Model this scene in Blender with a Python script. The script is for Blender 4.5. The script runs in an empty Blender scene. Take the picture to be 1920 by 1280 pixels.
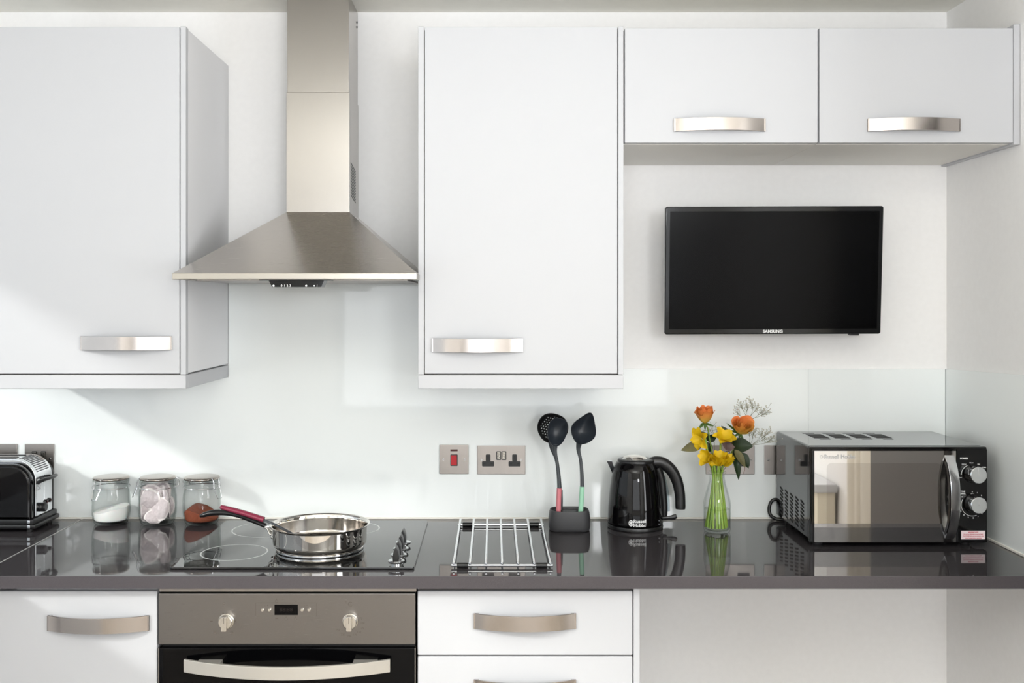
import bpy, bmesh, math, random
from mathutils import Vector, Matrix, Euler
PI = math.pi
random.seed(7)
SC = bpy.context.scene
COL = SC.collection

# ------------------------------------------------------------------ camera, sky, sun, lamps, exposure
WALL = 2.94                      # metres from the lens plane to the kitchen's back wall (y = 0)
FPX = 1912.0
def PX(px, D): return (px - 925.0) * D / FPX      # photo column -> world x at distance D
def PZ(py, D): return 1.53 - (py - 567.0) * D / FPX
def Y(D): return D - WALL

cam = bpy.data.cameras.new('camera'); camo = bpy.data.objects.new('camera', cam); COL.objects.link(camo)
camo.location = (0, -WALL, 1.53); camo.rotation_euler = (PI/2, 0, 0)
cam.sensor_width = 36; cam.lens = 36*FPX/1920; cam.shift_x = 35/1920; cam.shift_y = -73/1920
cam.clip_start = 0.05
SC.camera = camo
SC.cycles.caustics_reflective = False
SC.view_settings.view_transform = 'Standard'; SC.view_settings.look = 'None'
SC.view_settings.gamma = 1; SC.view_settings.use_curve_mapping = False
SC.view_settings.exposure = -0.34

w = bpy.data.worlds.new('sky'); SC.world = w; w.use_nodes = True
w.node_tree.nodes['Background'].inputs[0].default_value = (0.86, 0.93, 1.0, 1)
w.node_tree.nodes['Background'].inputs[1].default_value = 1.1

def lamp(name, kind, loc, energy, color=(1,1,1), direction=None, size=None, size_y=None, angle=None):
    l = bpy.data.lights.new(name, kind); l.energy = energy; l.color = color
    if kind == 'AREA':
        l.shape = 'RECTANGLE'; l.size = size; l.size_y = size_y or size
    if kind == 'SUN': l.angle = angle
    o = bpy.data.objects.new(name, l); COL.objects.link(o); o.location = loc
    if direction is not None:
        o.rotation_euler = Vector(direction).to_track_quat('-Z', 'Y').to_euler()
    return o
SUN_E, KEY_E, REAR_E, SIDE_E, LEFT_E, BOUNCE_E = 2.45, 36, 34, 27, 3, 84
lamp('sun', 'SUN', (-4, -4, 4), SUN_E, (1, .98, .95), (1.36, 1, -.80), angle=math.radians(5))
lamp('softbox_lamp', 'AREA', (1.06, Y(-1.9), 1.93), KEY_E, (.965, .98, 1), (-.16, 1, -.10), .6, .5)
lamp('rear_window_light', 'AREA', (0.1, Y(-2.38), 1.45), REAR_E, (.98, .985, 1), (0, 1, 0.05), 2.6, 1.5)
lamp('ceiling_bounce_fill', 'AREA', (0, Y(-.1), 1.62), BOUNCE_E, (.955, .975, 1), (0, .15, 1), .6, .6)  # unseen uplight added as fill, spreads soft light off the ceiling
lamp('side_window_light', 'AREA', (1.74, Y(1.12), 1.45), SIDE_E, (.98, .99, 1), (-1, .25, 0), .6, 1.3)
lamp('left_window_light', 'AREA', (-1.72, Y(1.55), 1.4), LEFT_E, (.95, .98, 1), (1, .25, -.05), 1.9, .85)

# ------------------------------------------------------------------ materials
def lin(c):
    c = c/255.0
    return c/12.92 if c <= .04045 else ((c+.055)/1.055)**2.4
def rgb(r, g, b): return (lin(r), lin(g), lin(b), 1)
M = {}
def mat(name, col, rough=.5, metal=0.0, coat=0.0, spec=.5, ior=1.5, aniso=0.0, trans=0.0, emit=None, sheen=0, sss=0):
    m = bpy.data.materials.new(name); m.use_nodes = True
    b = m.node_tree.nodes['Principled BSDF']; I = b.inputs
    I['Base Color'].default_value = col; I['Roughness'].default_value = rough; I['Metallic'].default_value = metal
    I['Coat Weight'].default_value = coat; I['Coat Roughness'].default_value = .03
    I['Specular IOR Level'].default_value = spec; I['IOR'].default_value = ior
    I['Anisotropic'].default_value = aniso; I['Transmission Weight'].default_value = trans
    if sss:
        I['Subsurface Weight'].default_value = sss; I['Subsurface Scale'].default_value = .01
    if emit: I['Emission Color'].default_value = emit[0]; I['Emission Strength'].default_value = emit[1]
    M[name] = m
    return m
def noise_var(m, scale, amount, stretch=(1, 1, 1), bump=0.0, rough_var=0.0, detail=4):
    """procedural variation: colour mottling, roughness and bump from one noise field"""
    nt = m.node_tree; N = nt.nodes; L = nt.links; b = N['Principled BSDF']
    tc = N.new('ShaderNodeTexCoord'); mp = N.new('ShaderNodeMapping'); nz = N.new('ShaderNodeTexNoise')
    mp.inputs['Scale'].default_value = stretch; nz.inputs['Scale'].default_value = scale; nz.inputs['Detail'].default_value = detail
    L.new(tc.outputs['Object'], mp.inputs['Vector']); L.new(mp.outputs[0], nz.inputs['Vector'])
    if amount:
        base = tuple(b.inputs['Base Color'].default_value)
        mr = N.new('ShaderNodeMapRange'); mr.inputs[1].default_value = .3; mr.inputs[2].default_value = .7
        mr.inputs[3].default_value = 1-amount; mr.inputs[4].default_value = 1+amount
        mx = N.new('ShaderNodeVectorMath'); mx.operation = 'SCALE'; mx.inputs[0].default_value = base[:3]
        L.new(nz.outputs['Fac'], mr.inputs[0]); L.new(mr.outputs[0], mx.inputs['Scale']); L.new(mx.outputs[0], b.inputs['Base Color'])
    if rough_var:
        r0 = b.inputs['Roughness'].default_value
        m2 = N.new('ShaderNodeMapRange'); m2.inputs[1].default_value = .3; m2.inputs[2].default_value = .7
        m2.inputs[3].default_value = max(0, r0-rough_var); m2.inputs[4].default_value = r0+rough_var
        L.new(nz.outputs['Fac'], m2.inputs[0]); L.new(m2.outputs[0], b.inputs['Roughness'])
    if bump:
        bp = N.new('ShaderNodeBump'); bp.inputs['Strength'].default_value = bump; bp.inputs['Distance'].default_value = .001
        L.new(nz.outputs['Fac'], bp.inputs['Height']); L.new(bp.outputs[0], b.inputs['Normal'])
    return m
def clear(name, tint, refl=1.0, edge=None):
    """thin clear glass: transparent body with a Fresnel mirror on top"""
    m = bpy.data.materials.new(name); m.use_nodes = True; nt = m.node_tree; N = nt.nodes; L = nt.links
    N.remove(N['Principled BSDF']); out = N['Material Output']
    t = N.new('ShaderNodeBsdfTransparent'); g = N.new('ShaderNodeBsdfGlossy'); g.inputs['Roughness'].default_value = .01
    lw = N.new('ShaderNodeLayerWeight'); lw.inputs['Blend'].default_value = .5
    cr = N.new('ShaderNodeMix'); cr.data_type = 'RGBA'; cr.inputs[6].default_value = tint; cr.inputs[7].default_value = edge or tint
    pw = N.new('ShaderNodeMath'); pw.operation = 'POWER'; pw.inputs[1].default_value = 4.0
    fr = N.new('ShaderNodeMath'); fr.operation = 'POWER'; fr.inputs[1].default_value = 5.0
    lf = N.new('ShaderNodeLayerWeight'); L.new(lf.outputs['Facing'], fr.inputs[0])
    ml = N.new('ShaderNodeMath'); ml.operation = 'MULTIPLY_ADD'; ml.inputs[1].default_value = .80*refl; ml.inputs[2].default_value = .022*refl
    mx = N.new('ShaderNodeMixShader')
    L.new(lw.outputs['Facing'], pw.inputs[0]); L.new(pw.outputs[0], cr.inputs[0]); L.new(cr.outputs[2], t.inputs['Color'])
    L.new(fr.outputs[0], ml.inputs[0]); L.new(ml.outputs[0], mx.inputs[0])
    L.new(t.outputs[0], mx.inputs[1]); L.new(g.outputs[0], mx.inputs[2]); L.new(mx.outputs[0], out.inputs['Surface'])
    M[name] = m
    return m

noise_var(mat('wall_paint', rgb(245, 244, 243), .75), 60, .012, bump=.05)
noise_var(mat('ceiling_paint', rgb(240, 238, 230), .85), 40, .012, bump=.04)
noise_var(mat('floor_wood', rgb(168, 158, 146), .35), 6, .2, (1, 12, 1), .1)
mat('cab_white', rgb(195, 196, 199), .62, spec=.25); noise_var(M['cab_white'], 3, .004)
mat('cab_carcass', rgb(232, 232, 234), .6)
mat('cab_underside', rgb(224, 222, 216), .5)
mat('seam_dark', rgb(90, 84, 76), .7)
mat('glass_paint', rgb(243, 247, 246), .03, coat=0, spec=.5); noise_var(M['glass_paint'], 2, .004)
mat('glass_edge', rgb(205, 220, 214), .1)
mat('silicone', rgb(240, 236, 228), .4)
noise_var(mat('quartz', rgb(62, 59, 61), .045, spec=.42), 900, .14, detail=2)
noise_var(mat('quartz_edge', rgb(76, 72, 75), .25, spec=.4), 900, .16, detail=2)
mat('joint', rgb(176, 174, 172), .3)
def brushed(name, col, rough, stretch, aniso=0.0):
    mat(name, col, rough, 1.0, aniso=aniso)
    noise_var(M[name], 35, .015, stretch, bump=.012, rough_var=.03)
brushed('steel', rgb(198, 193, 187), .25, (1, 1, 60))
brushed('steel_chimney', rgb(176, 172, 167), .24, (60, 60, 1))
brushed('steel_panel', rgb(132, 128, 125), .30, (1, 1, 60))
brushed('nickel', rgb(188, 181, 176), .2, (60, 60, 1))
brushed('plate_steel', rgb(160, 154, 149), .34, (20, 20, 1))
mat('steel_light', rgb(214, 210, 202), .25, 1.0)
mat('oven_handle_mat', rgb(200, 196, 188), .42, .7)
mat('rim_steel', rgb(176, 171, 162), .32, 1.0)
mat('chrome', rgb(232, 234, 236), .05, 1.0)
mat('chrome_soft', rgb(214, 216, 218), .14, 1.0)
mat('polished', rgb(232, 228, 222), .035, 1.0)
mat('lid_steel', rgb(170, 162, 154), .16, 1.0)
mat('pan_in', rgb(205, 200, 194), .12, 1.0)
mat('black_gloss', rgb(7, 6, 7), .05, spec=.32)
mat('black_satin', rgb(22, 22, 23), .32)
mat('black_matte', rgb(14, 14, 15), .6)
mat('black_glass', rgb(5, 5, 6), .02, spec=.16)
mat('hob_glass', rgb(16, 17, 17), .02, spec=.62, ior=1.6)
mat('ring_grey', rgb(190, 194, 192), .3)
mat('bezel', rgb(12, 13, 14), .09, spec=.4)
mat('screen', rgb(3, 3, 4), .16, spec=.10)
mat('grey_plastic', rgb(60, 64, 68), .38)
mat('charcoal', rgb(52, 52, 54), .5)
mat('head_nylon', rgb(42, 47, 54), .36)
mat('pink_grip', rgb(206, 122, 130), .42)
mat('mint_grip', rgb(160, 212, 182), .42)
mat('burgundy', rgb(128, 44, 66), .25)
mat('red_rocker', rgb(190, 52, 58), .3)
mat('dark_red', rgb(70, 18, 18), .3)
mat('white_print', rgb(232, 232, 232), .5)
mat('grey_print', rgb(96, 88, 80), .6)
mat('silver_print', rgb(176, 176, 178), .35, .6)
mat('sticker', rgb(240, 222, 224), .5)
mat('red_print', rgb(196, 90, 104), .6)
mat('white_label', rgb(225, 228, 230), .5)
mat('mirror_door', rgb(206, 203, 200), .012, 1.0)
mat('mirror_dark', rgb(188, 184, 181), .02, 1.0)
mat('mirror_band', rgb(150, 149, 149), .05, 1.0)
noise_var(mat('mw_side', rgb(72, 73, 76), .07, 1.0, coat=.2), 30, .02)
mat('slot_dark', rgb(14, 14, 15), .7)
mat('grille_dark', rgb(96, 96, 98), .6)
mat('sugar_mat', rgb(250, 249, 246), .85, sss=.2)
noise_var(mat('coffee_mat', rgb(134, 66, 40), .9), 500, .25, bump=.7)
noise_var(mat('teabag_mat', rgb(206, 194, 196), .8), 160, .1, bump=.25)
mat('teabag_rim', rgb(236, 228, 226), .8)
clear('jar_glass', (.993, .998, .996, 1), .9, (.74, .80, .78, 1))
clear('vase_glass', (.993, .997, .995, 1), .9, (.62, .68, .66, 1))
clear('water_mat', (.985, .995, .97, 1), .4, (.62, .68, .55, 1))
clear('pane_glass', (.98, .99, .99, 1), .7)
clear('kettle_gauge', (.7, .75, .78, 1), .8)
noise_var(mat('stem_green', rgb(118, 148, 62), .45, sss=.15), 50, .15, (1, 1, .2))
noise_var(mat('stem_pale', rgb(140, 170, 70), .45, sss=.15), 50, .15, (1, 1, .2))
noise_var(mat('leaf_dark', rgb(46, 66, 36), .42), 60, .2)
noise_var(mat('leaf_olive', rgb(128, 122, 78), .5), 60, .18)
noise_var(mat('leaf_green', rgb(96, 132, 64), .5), 60, .15)
noise_var(mat('leaf_purple', rgb(128, 104, 98), .5), 60, .18)
mat('yellow_petal', rgb(255, 222, 34), .5)
noise_var(M['yellow_petal'], 70, .05)
mat('baby_white', rgb(190, 186, 170), .7)
mat('twig', rgb(120, 122, 96), .6)
mat('curtain_mat', rgb(232, 226, 214), .85)
mat('door_dark', rgb(104, 100, 98), .5)
mat('radiator_mat', rgb(226, 218, 200), .4)
mat('led', rgb(14, 6, 6), .2)
# rose petals: yellow at the base of the flower, orange at the tips (the flower's own colour)
m = mat('rose_petal', rgb(250, 140, 30), .5)
nt = m.node_tree; tc = nt.nodes.new('ShaderNodeTexCoord'); sp = nt.nodes.new('ShaderNodeSeparateXYZ'); cr = nt.nodes.new('ShaderNodeValToRGB')
nzz = nt.nodes.new('ShaderNodeTexNoise'); nzz.inputs['Scale'].default_value = 60
ad = nt.nodes.new('ShaderNodeMath'); ad.operation = 'MULTIPLY_ADD'; ad.inputs[1].default_value = .35
nt.links.new(tc.outputs['Generated'], sp.inputs[0]); nt.links.new(tc.outputs['Object'], nzz.inputs['Vector'])
nt.links.new(nzz.outputs['Fac'], ad.inputs[0]); nt.links.new(sp.outputs['Z'], ad.inputs[2]); nt.links.new(ad.outputs[0], cr.inputs[0])
cr.color_ramp.elements[0].position = .2; cr.color_ramp.elements[0].color = rgb(255, 232, 112)
cr.color_ramp.elements[1].position = .62; cr.color_ramp.elements[1].color = rgb(255, 186, 96)
e = cr.color_ramp.elements.new(1.0); e.color = rgb(255, 164, 94)
nt.links.new(cr.outputs[0], m.node_tree.nodes['Principled BSDF'].inputs['Base Color'])

# ------------------------------------------------------------------ mesh helpers
def merge(bm, tmp, mi=0, mtx=None):
    for f in tmp.faces: f.material_index = mi
    if mtx is not None: bmesh.ops.transform(tmp, matrix=mtx, verts=tmp.verts)
    me = bpy.data.meshes.new('tmp'); tmp.to_mesh(me); tmp.free(); bm.from_mesh(me); bpy.data.meshes.remove(me)
def box(bm, x0, x1, y0, y1, z0, z1, bev=0.0, mi=0, seg=2, mtx=None):
    t = bmesh.new(); bmesh.ops.create_cube(t, size=1)
    bmesh.ops.scale(t, vec=(x1-x0, y1-y0, z1-z0), verts=t.verts)
    bmesh.ops.translate(t, vec=((x0+x1)/2, (y0+y1)/2, (z0+z1)/2), verts=t.verts)
    if bev: bmesh.ops.bevel(t, geom=t.edges[:], offset=bev, segments=seg, profile=.5, affect='EDGES')
    merge(bm, t, mi, mtx)
def lathe(bm, prof, c=(0, 0, 0), seg=48, mi=0, axis='Z', sx=1.0, sy=1.0, mtx=None, close=False):
    t = bmesh.new(); rings = []
    for r, z in prof:
        if r <= 1e-6: rings.append([t.verts.new((0, 0, z))])
        else: rings.append([t.verts.new((r*math.cos(2*PI*k/seg)*sx, r*math.sin(2*PI*k/seg)*sy, z)) for k in range(seg)])
    pairs = list(zip(rings, rings[1:]))
    if close: pairs.append((rings[-1], rings[0]))
    for a, b in pairs:
        if len(a) == 1 and len(b) == 1: continue
        for k in range(seg):
            k2 = (k+1) % seg
            if len(a) == 1: t.faces.new((a[0], b[k2], b[k]))
            elif len(b) == 1: t.faces.new((a[k], a[k2], b[0]))
            else: t.faces.new((a[k], a[k2], b[k2], b[k]))
    bmesh.ops.recalc_face_normals(t, faces=t.faces)
    rot = {'Z': Matrix.Identity(4), 'Y': Matrix.Rotation(PI/2, 4, 'X'), 'X': Matrix.Rotation(PI/2, 4, 'Y')}[axis]
    m = Matrix.Translation(c) @ rot
    if mtx is not None: m = mtx @ m
    merge(bm, t, mi, m)
def cyl(bm, c, r, h, axis='Z', seg=24, mi=0, bev=0.0, mtx=None):
    """solid disc/cylinder centred on c"""
    if bev: p = [(0, -h/2), (r-bev, -h/2), (r, -h/2+bev), (r, h/2-bev), (r-bev, h/2), (0, h/2)]
    else: p = [(0, -h/2), (r, -h/2), (r, h/2), (0, h/2)]
    lathe(bm, p, c, seg, mi, axis, mtx=mtx)
def smooth_pts(pts, n=8):
    """Catmull-Rom through the points"""
    P = [Vector(p) for p in pts]; out = []
    for i in range(len(P)-1):
        p0 = P[max(i-1, 0)]; p1 = P[i]; p2 = P[i+1]; p3 = P[min(i+2, len(P)-1)]
        for k in range(n):
            t = k/n
            out.append(.5*((2*p1) + (p2-p0)*t + (2*p0-5*p1+4*p2-p3)*t*t + (3*p1-p0-3*p2+p3)*t**3))
    out.append(P[-1]); return out
def tube(bm, pts, rad, seg=10, mi=0, closed=False, flat=(1, 1), up=None, caps=True):
    P = [Vector(p) for p in pts]; n = len(P); R = rad if isinstance(rad, (list, tuple)) else [rad]*n
    if len(R) != n: R = [R[min(int(i*(len(R)-1)/(n-1)), len(R)-2)] + (R[min(int(i*(len(R)-1)/(n-1)), len(R)-2)+1]-R[min(int(i*(len(R)-1)/(n-1)), len(R)-2)])*(i*(len(R)-1)/(n-1)-min(int(i*(len(R)-1)/(n-1)), len(R)-2)) for i in range(n)]
    t = bmesh.new(); rings = []; nrm = None
    for i in range(n):
        if closed: tg = (P[(i+1) % n]-P[i-1])
        else: tg = P[min(i+1, n-1)]-P[max(i-1, 0)]
        tg.normalize()
        if nrm is None:
            nrm = Vector(up) if up else (Vector((0, 0, 1)) if abs(tg.z) < .9 else Vector((1, 0, 0)))
        elif up: nrm = Vector(up)
        nrm = (nrm - tg*nrm.dot(tg)).normalized(); bn = tg.cross(nrm)
        rings.append([t.verts.new(P[i] + nrm*math.cos(2*PI*k/seg)*R[i]*flat[0] + bn*math.sin(2*PI*k/seg)*R[i]*flat[1]) for k in range(seg)])
    for i in range(n if closed else n-1):
        a = rings[i]; b = rings[(i+1) % n]
        for k in range(seg): t.faces.new((a[k], a[(k+1) % seg], b[(k+1) % seg], b[k]))
    if not closed and caps: t.faces.new(list(reversed(rings[0]))); t.faces.new(rings[-1])
    bmesh.ops.recalc_face_normals(t, faces=t.faces)
    merge(bm, t, mi)
def prism(bm, pts, a0, a1, axis='Y', mi=0, bev=0.0, seg=2, mtx=None):
    """polygon extruded along an axis; pts are (x,z) for Y, (x,y) for Z, (y,z) for X"""
    f = {'Y': lambda p, a: (p[0], a, p[1]), 'Z': lambda p, a: (p[0], p[1], a), 'X': lambda p, a: (a, p[0], p[1])}[axis]
    t = bmesh.new(); A = [t.verts.new(f(p, a0)) for p in pts]; B = [t.verts.new(f(p, a1)) for p in pts]; n = len(pts)
    t.faces.new(A); t.faces.new(list(reversed(B)))
    for k in range(n): t.faces.new((A[k], B[k], B[(k+1) % n], A[(k+1) % n]))
    bmesh.ops.recalc_face_normals(t, faces=t.faces)
    if bev:
        e = [e for e in t.edges if len(e.link_faces) == 2 and any(len(q.verts) == n for q in e.link_faces)] if n != 4 else t.edges[:]
        bmesh.ops.bevel(t, geom=e, offset=bev, segments=seg, profile=.5, affect='EDGES')
    merge(bm, t, mi, mtx)
def rrect(x0, x1, z0, z1, r, n=6, rs=None):
    """rounded rectangle outline; rs = radii for (x1z1, x0z1, x0z0, x1z0)"""
    rs = rs or (r,)*4; out = []
    for (cx, cz, a0, q) in ((x1, z1, 0, rs[0]), (x0, z1, PI/2, rs[1]), (x0, z0, PI, rs[2]), (x1, z0, 1.5*PI, rs[3])):
        ox = cx - q if cx == x1 else cx + q; oz = cz - q if cz == z1 else cz + q
        if q < 1e-6: out.append((cx, cz)); continue
        for k in range(n+1):
            a = a0 + PI/2*k/n; out.append((ox+q*math.cos(a), oz+q*math.sin(a)))
    return out
def loft(bm, rings, mi=0, cap=True, closed_rings=True):
    t = bmesh.new(); V = [[t.verts.new(p) for p in r] for r in rings]; n = len(rings[0])
    for a, b in zip(V, V[1:]):
        for k in range(n if closed_rings else n-1): t.faces.new((a[k], a[(k+1) % n], b[(k+1) % n], b[k]))
    if cap: t.faces.new(list(reversed(V[0]))); t.faces.new(V[-1])
    bmesh.ops.recalc_face_normals(t, faces=t.faces); merge(bm, t, mi)
def sweep(bm, path, section, mi=0, up=(0, 0, 1)):
    """rectangular or other section (list of (side, up) offsets) swept along a path"""
    P = [Vector(p) for p in path]; rings = []; U = Vector(up)
    for i in range(len(P)):
        tg = (P[min(i+1, len(P)-1)]-P[max(i-1, 0)]).normalized(); s = tg.cross(U).normalized(); u = s.cross(tg).normalized()
        rings.append([P[i]+s*a+u*b for a, b in section])
    loft(bm, rings, mi)

OFF = {}
def finish(me, mats, angle):
    for m in (mats if isinstance(mats, (list, tuple)) else [mats]): me.materials.append(M[m] if isinstance(m, str) else m)
    me.shade_smooth(); me.set_sharp_from_angle(angle=math.radians(angle))
def thing(name, label, cat, loc=(0, 0, 0), group=None, local=False, rot=(0, 0, 0), kind=None):
    o = bpy.data.objects.new(name, None); COL.objects.link(o); o.location = loc; o.rotation_euler = rot; o.empty_display_size = .05
    o['label'] = label; o['category'] = cat
    if group: o['group'] = group
    if kind: o['kind'] = kind
    OFF[o.name] = Vector((0, 0, 0)) if local else Vector(loc)
    return o
def obj(name, bm, mats, parent=None, angle=35, origin=None, label=None):
    me = bpy.data.meshes.new(name); bm.to_mesh(me); bm.free(); finish(me, mats, angle)
    o = bpy.data.objects.new(name, me); COL.objects.link(o)
    wn = o.modifiers.new('weighted_normals', 'WEIGHTED_NORMAL'); wn.keep_sharp = True; wn.weight = 100
    if parent is not None:
        o.parent = parent; OFF[o.name] = OFF[parent.name]; me.transform(Matrix.Translation(-OFF[parent.name]))
    elif origin is not None:
        me.transform(Matrix.Translation(-Vector(origin))); o.location = origin
    if label: o['label'] = label
    return o
def tag(o, label, cat, group=None, kind=None):
    o['label'] = label; o['category'] = cat
    if group: o['group'] = group
    if kind: o['kind'] = kind
    return o
def struct(name, bm, m, origin=None):
    o = obj(name, bm, m, None, origin=origin); o['kind'] = 'structure'; return o
def text_mesh(s, size, ext=.0003, align='CENTER', bold=0.0, space=1.0):
    c = bpy.data.curves.new('t', 'FONT'); c.body = s; c.size = size; c.extrude = ext; c.align_x = align; c.align_y = 'CENTER'
    c.offset = bold; c.space_character = space; c.resolution_u = 3
    t = bpy.data.objects.new('t', c); COL.objects.link(t)
    dg = bpy.context.evaluated_depsgraph_get(); me = bpy.data.meshes.new_from_object(t.evaluated_get(dg))
    bpy.data.objects.remove(t); bpy.data.curves.remove(c)
    me.transform(Matrix.Rotation(PI/2, 4, 'X'))       # stands upright, faces -y
    return me
def add_text(bm, s, size, loc, mi=0, align='CENTER', bold=0.0, mtx=None, fn=None, sx=1.0, ext=.0003, space=1.0):
    me = text_mesh(s, size, ext, align, bold, space); t = bmesh.new(); t.from_mesh(me); bpy.data.meshes.remove(me)
    if sx != 1.0: bmesh.ops.scale(t, vec=(sx, 1, 1), verts=t.verts)
    if fn:
        for v in t.verts: v.co = fn(v.co)
    merge(bm, t, mi, Matrix.Translation(loc) if mtx is None else Matrix.Translation(loc) @ mtx)
B = bmesh.new

# ------------------------------------------------------------------ room shell
CEIL = 2.366; XR = 1.307; XR2 = 1.80; XL = -1.75; DREAR = -2.5
t = B(); box(t, XL-.1, XR2+.1, Y(DREAR)-.1, .1, -.1, 0); struct('floor', t, 'floor_wood')
t = B(); box(t, XL-.1, XR2+.1, Y(DREAR)-.1, .1, CEIL, CEIL+.1); struct('ceiling', t, 'ceiling_paint')
t = B(); box(t, XL-.1, XR2+.1, 0, .1, 0, CEIL); struct('wall_back', t, 'wall_paint')
t = B(); box(t, XR, XR2+.1, Y(1.69), 0, 0, CEIL); struct('wall_right', t, 'wall_paint')
def wall_with_hole(name, x0, x1, ya, yb, h0, h1, z0, z1):
    """wall slab along y with a window hole (h0..h1 in y, z0..z1)"""
    t = B(); box(t, x0, x1, ya, h0, 0, CEIL); box(t, x0, x1, h1, yb, 0, CEIL)
    box(t, x0, x1, h0, h1, 0, z0); box(t, x0, x1, h0, h1, z1, CEIL); return struct(name, t, 'wall_paint')
wall_with_hole('wall_left', XL-.1, XL, Y(DREAR), 0, Y(.55), Y(2.90), .95, 1.93)
wall_with_hole('wall_side', XR2, XR2+.1, Y(DREAR), Y(1.69), Y(.45), Y(1.5), .75, 2.15)
t = B(); ya, yb = Y(DREAR)-.1, Y(DREAR)
box(t, XL, -1.3, ya, yb, 0, CEIL); box(t, 1.5, XR2, ya, yb, 0, CEIL); box(t, -1.3, 1.5, ya, yb, 0, .6); box(t, -1.3, 1.5, ya, yb, 2.2, CEIL)
struct('wall_rear', t, 'wall_paint')
def window(name, mk, cells):
    """frame bars in the wall's hole plus the pane"""
    t = B()
    for c in cells: box(t, *c, bev=.004)
    o = struct(name, t, 'cab_white'); t = B(); box(t, *mk); p = obj('pane', t, 'pane_glass', None); p.parent = o
f = .05
x0, x1, y0, y1, z0, z1 = XL-.07, XL-.03, Y(.55), Y(2.90), .95, 1.93
window('window_1', (XL-.052, XL-.048, y0+f, y1-f, z0+f, z1-f), [(x0, x1, y0, y1, z0, z0+f), (x0, x1, y0, y1, z1-.02, z1), (x0, x1, y0, y0+f, z0, z1), (x0, x1, y1-.03, y1, z0, z1)])
x0, x1, y0, y1, z0, z1 = XR2+.03, XR2+.07, Y(.45), Y(1.5), .75, 2.15
window('window_2', (XR2+.048, XR2+.052, y0+f, y1-f, z0+f, z1-f), [(x0, x1, y0, y1, z0, z0+f), (x0, x1, y0, y1, z1-f, z1), (x0, x1, y0, y0+f, z0, z1), (x0, x1, y1-f, y1, z0, z1)])
x0, x1, y0, y1, z0, z1 = -1.3, 1.5, Y(DREAR)-.07, Y(DREAR)-.03, .6, 2.2
window('window_3', (x0+f, x1-f, Y(DREAR)-.052, Y(DREAR)-.048, z0+f, z1-f), [(x0, x1, y0, y1, z0, z0+f), (x0, x1, y0, y1, z1-f, z1), (x0, x0+f, y0, y1, z0, z1), (x1-f, x1, y0, y1, z0, z1), (.07, .13, y0, y1, z0, z1)])

t = B(); box(t, XR-.022, XR-.001, Y(1.72), Y(2.29), .004, 2.05, .003)
o = struct('door_1', t, 'door_dark'); t = B()
tube(t, smooth_pts([(XR-.022, Y(2.24), .82), (XR-.055, Y(2.24), .82), (XR-.060, Y(2.21), .82), (XR-.060, Y(2.15), .82)], 5), .008, 12)
h_ = obj('door_handle', t, 'chrome_soft', None); h_.parent = o
# curtain and radiator behind the photographer (mirrored in the microwave door)
t = B(); pts = []
for k in range(61):
    u = k/60; pts.append((1.715 + .028*math.sin(u*2*PI*3.5) + .006*math.sin(u*31), Y(.265 + .335*u)))
ring = [(x, y) for x, y in pts] + [(x+.004, y) for x, y in reversed(pts)]
prism(t, ring, .04, 2.28, 'Z'); o = obj('curtain', t, 'curtain_mat', origin=(1.72, Y(.43), .04))
tag(o, 'pale cream pleated curtain mirrored in the microwave door', 'curtain')
r = thing('radiator', 'white box radiator mirrored in the left of the microwave door', 'radiator', (1.74, Y(-.6), 0))
t = B(); box(t, 1.69, 1.785, Y(-1.1), Y(-.12), .10, .54, .006); obj('body', t, 'radiator_mat', r)
t = B(); box(t, 1.67, 1.79, Y(-1.12), Y(-.10), .54, .585, .008); obj('top_cover', t, 'cab_white', r)
for yy in (-1.0, -.22):
    t = B(); box(t, 1.70, 1.78, Y(yy)-.02, Y(yy)+.02, 0, .10, .003); obj('foot', t, 'radiator_mat', r)

# ------------------------------------------------------------------ worktops, splashbacks
ZT = .907; ZB = .878
r = thing('worktop', 'long glossy dark grey stone worktop carrying the hob, kettle and microwave', 'worktop', (0, -.3, ZB))
t = B(); box(t, -1.181, XR-.001, Y(2.322), -.001, ZB, ZT, .0015, 1)
for f_ in t.faces:
    if f_.normal.z > .9: f_.material_index = 0
obj('slab', t, ['quartz', 'quartz_edge'], r)
r = thing('worktop', 'dark grey stone worktop return left of the pale joint, under the toaster', 'worktop', (-1.45, -.9, ZB))
t = B(); prism(t, [(-1.749, -.001), (-1.1845, -.001), (-1.1845, Y(.95)), (-1.749, Y(.95))], ZB, ZT, 'Z', 1)
for f_ in t.faces:
    if abs(f_.normal.z) > .9 and f_.calc_center_median().z > .9: f_.material_index = 0
obj('slab', t, ['quartz', 'quartz_edge'], r)
t = B(); box(t, -1.1843, -1.1812, Y(2.322), -.002, ZB+.001, ZT+.0002); obj('joint_seam', t, 'joint', r, label='pale filler line across the worktop')

def glass_panel(label, x0, x1, z0, z1, y0=-.007, y1=-.001):
    r = B(); box(r, x0, x1, y0, y1, z0, z1, .0008, 0, 1)
    o = obj('glass_splashback', r, 'glass_paint', origin=((x0+x1)/2, y1, z0)); tag(o, label, 'splashback', 'painted glass splashback panels')
ZS = 1.339
XJ = PX(1515.5, 2.934)
t = B(); prism(t, [(XL+.001, ZT+.0065), (XJ-.0003, ZT+.0065), (XJ-.0003, ZS), (-.188, ZS), (-.188, 1.605), (-.7615, 1.605), (-.7615, 1.315), (XL+.001, 1.315)], -.007, -.001, 'Y')
tag(obj('glass_splashback', t, 'glass_paint', origin=(0, -.001, ZT)), 'large pale green glass splashback behind the hob and kettle, rising to the hood', 'splashback', 'painted glass splashback panels')
glass_panel('glass splashback strip behind the microwave reaching the corner', PX(1515.5, 2.934)+.0003, XR-.007, ZT+.0065, ZS)
t = B()
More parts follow.
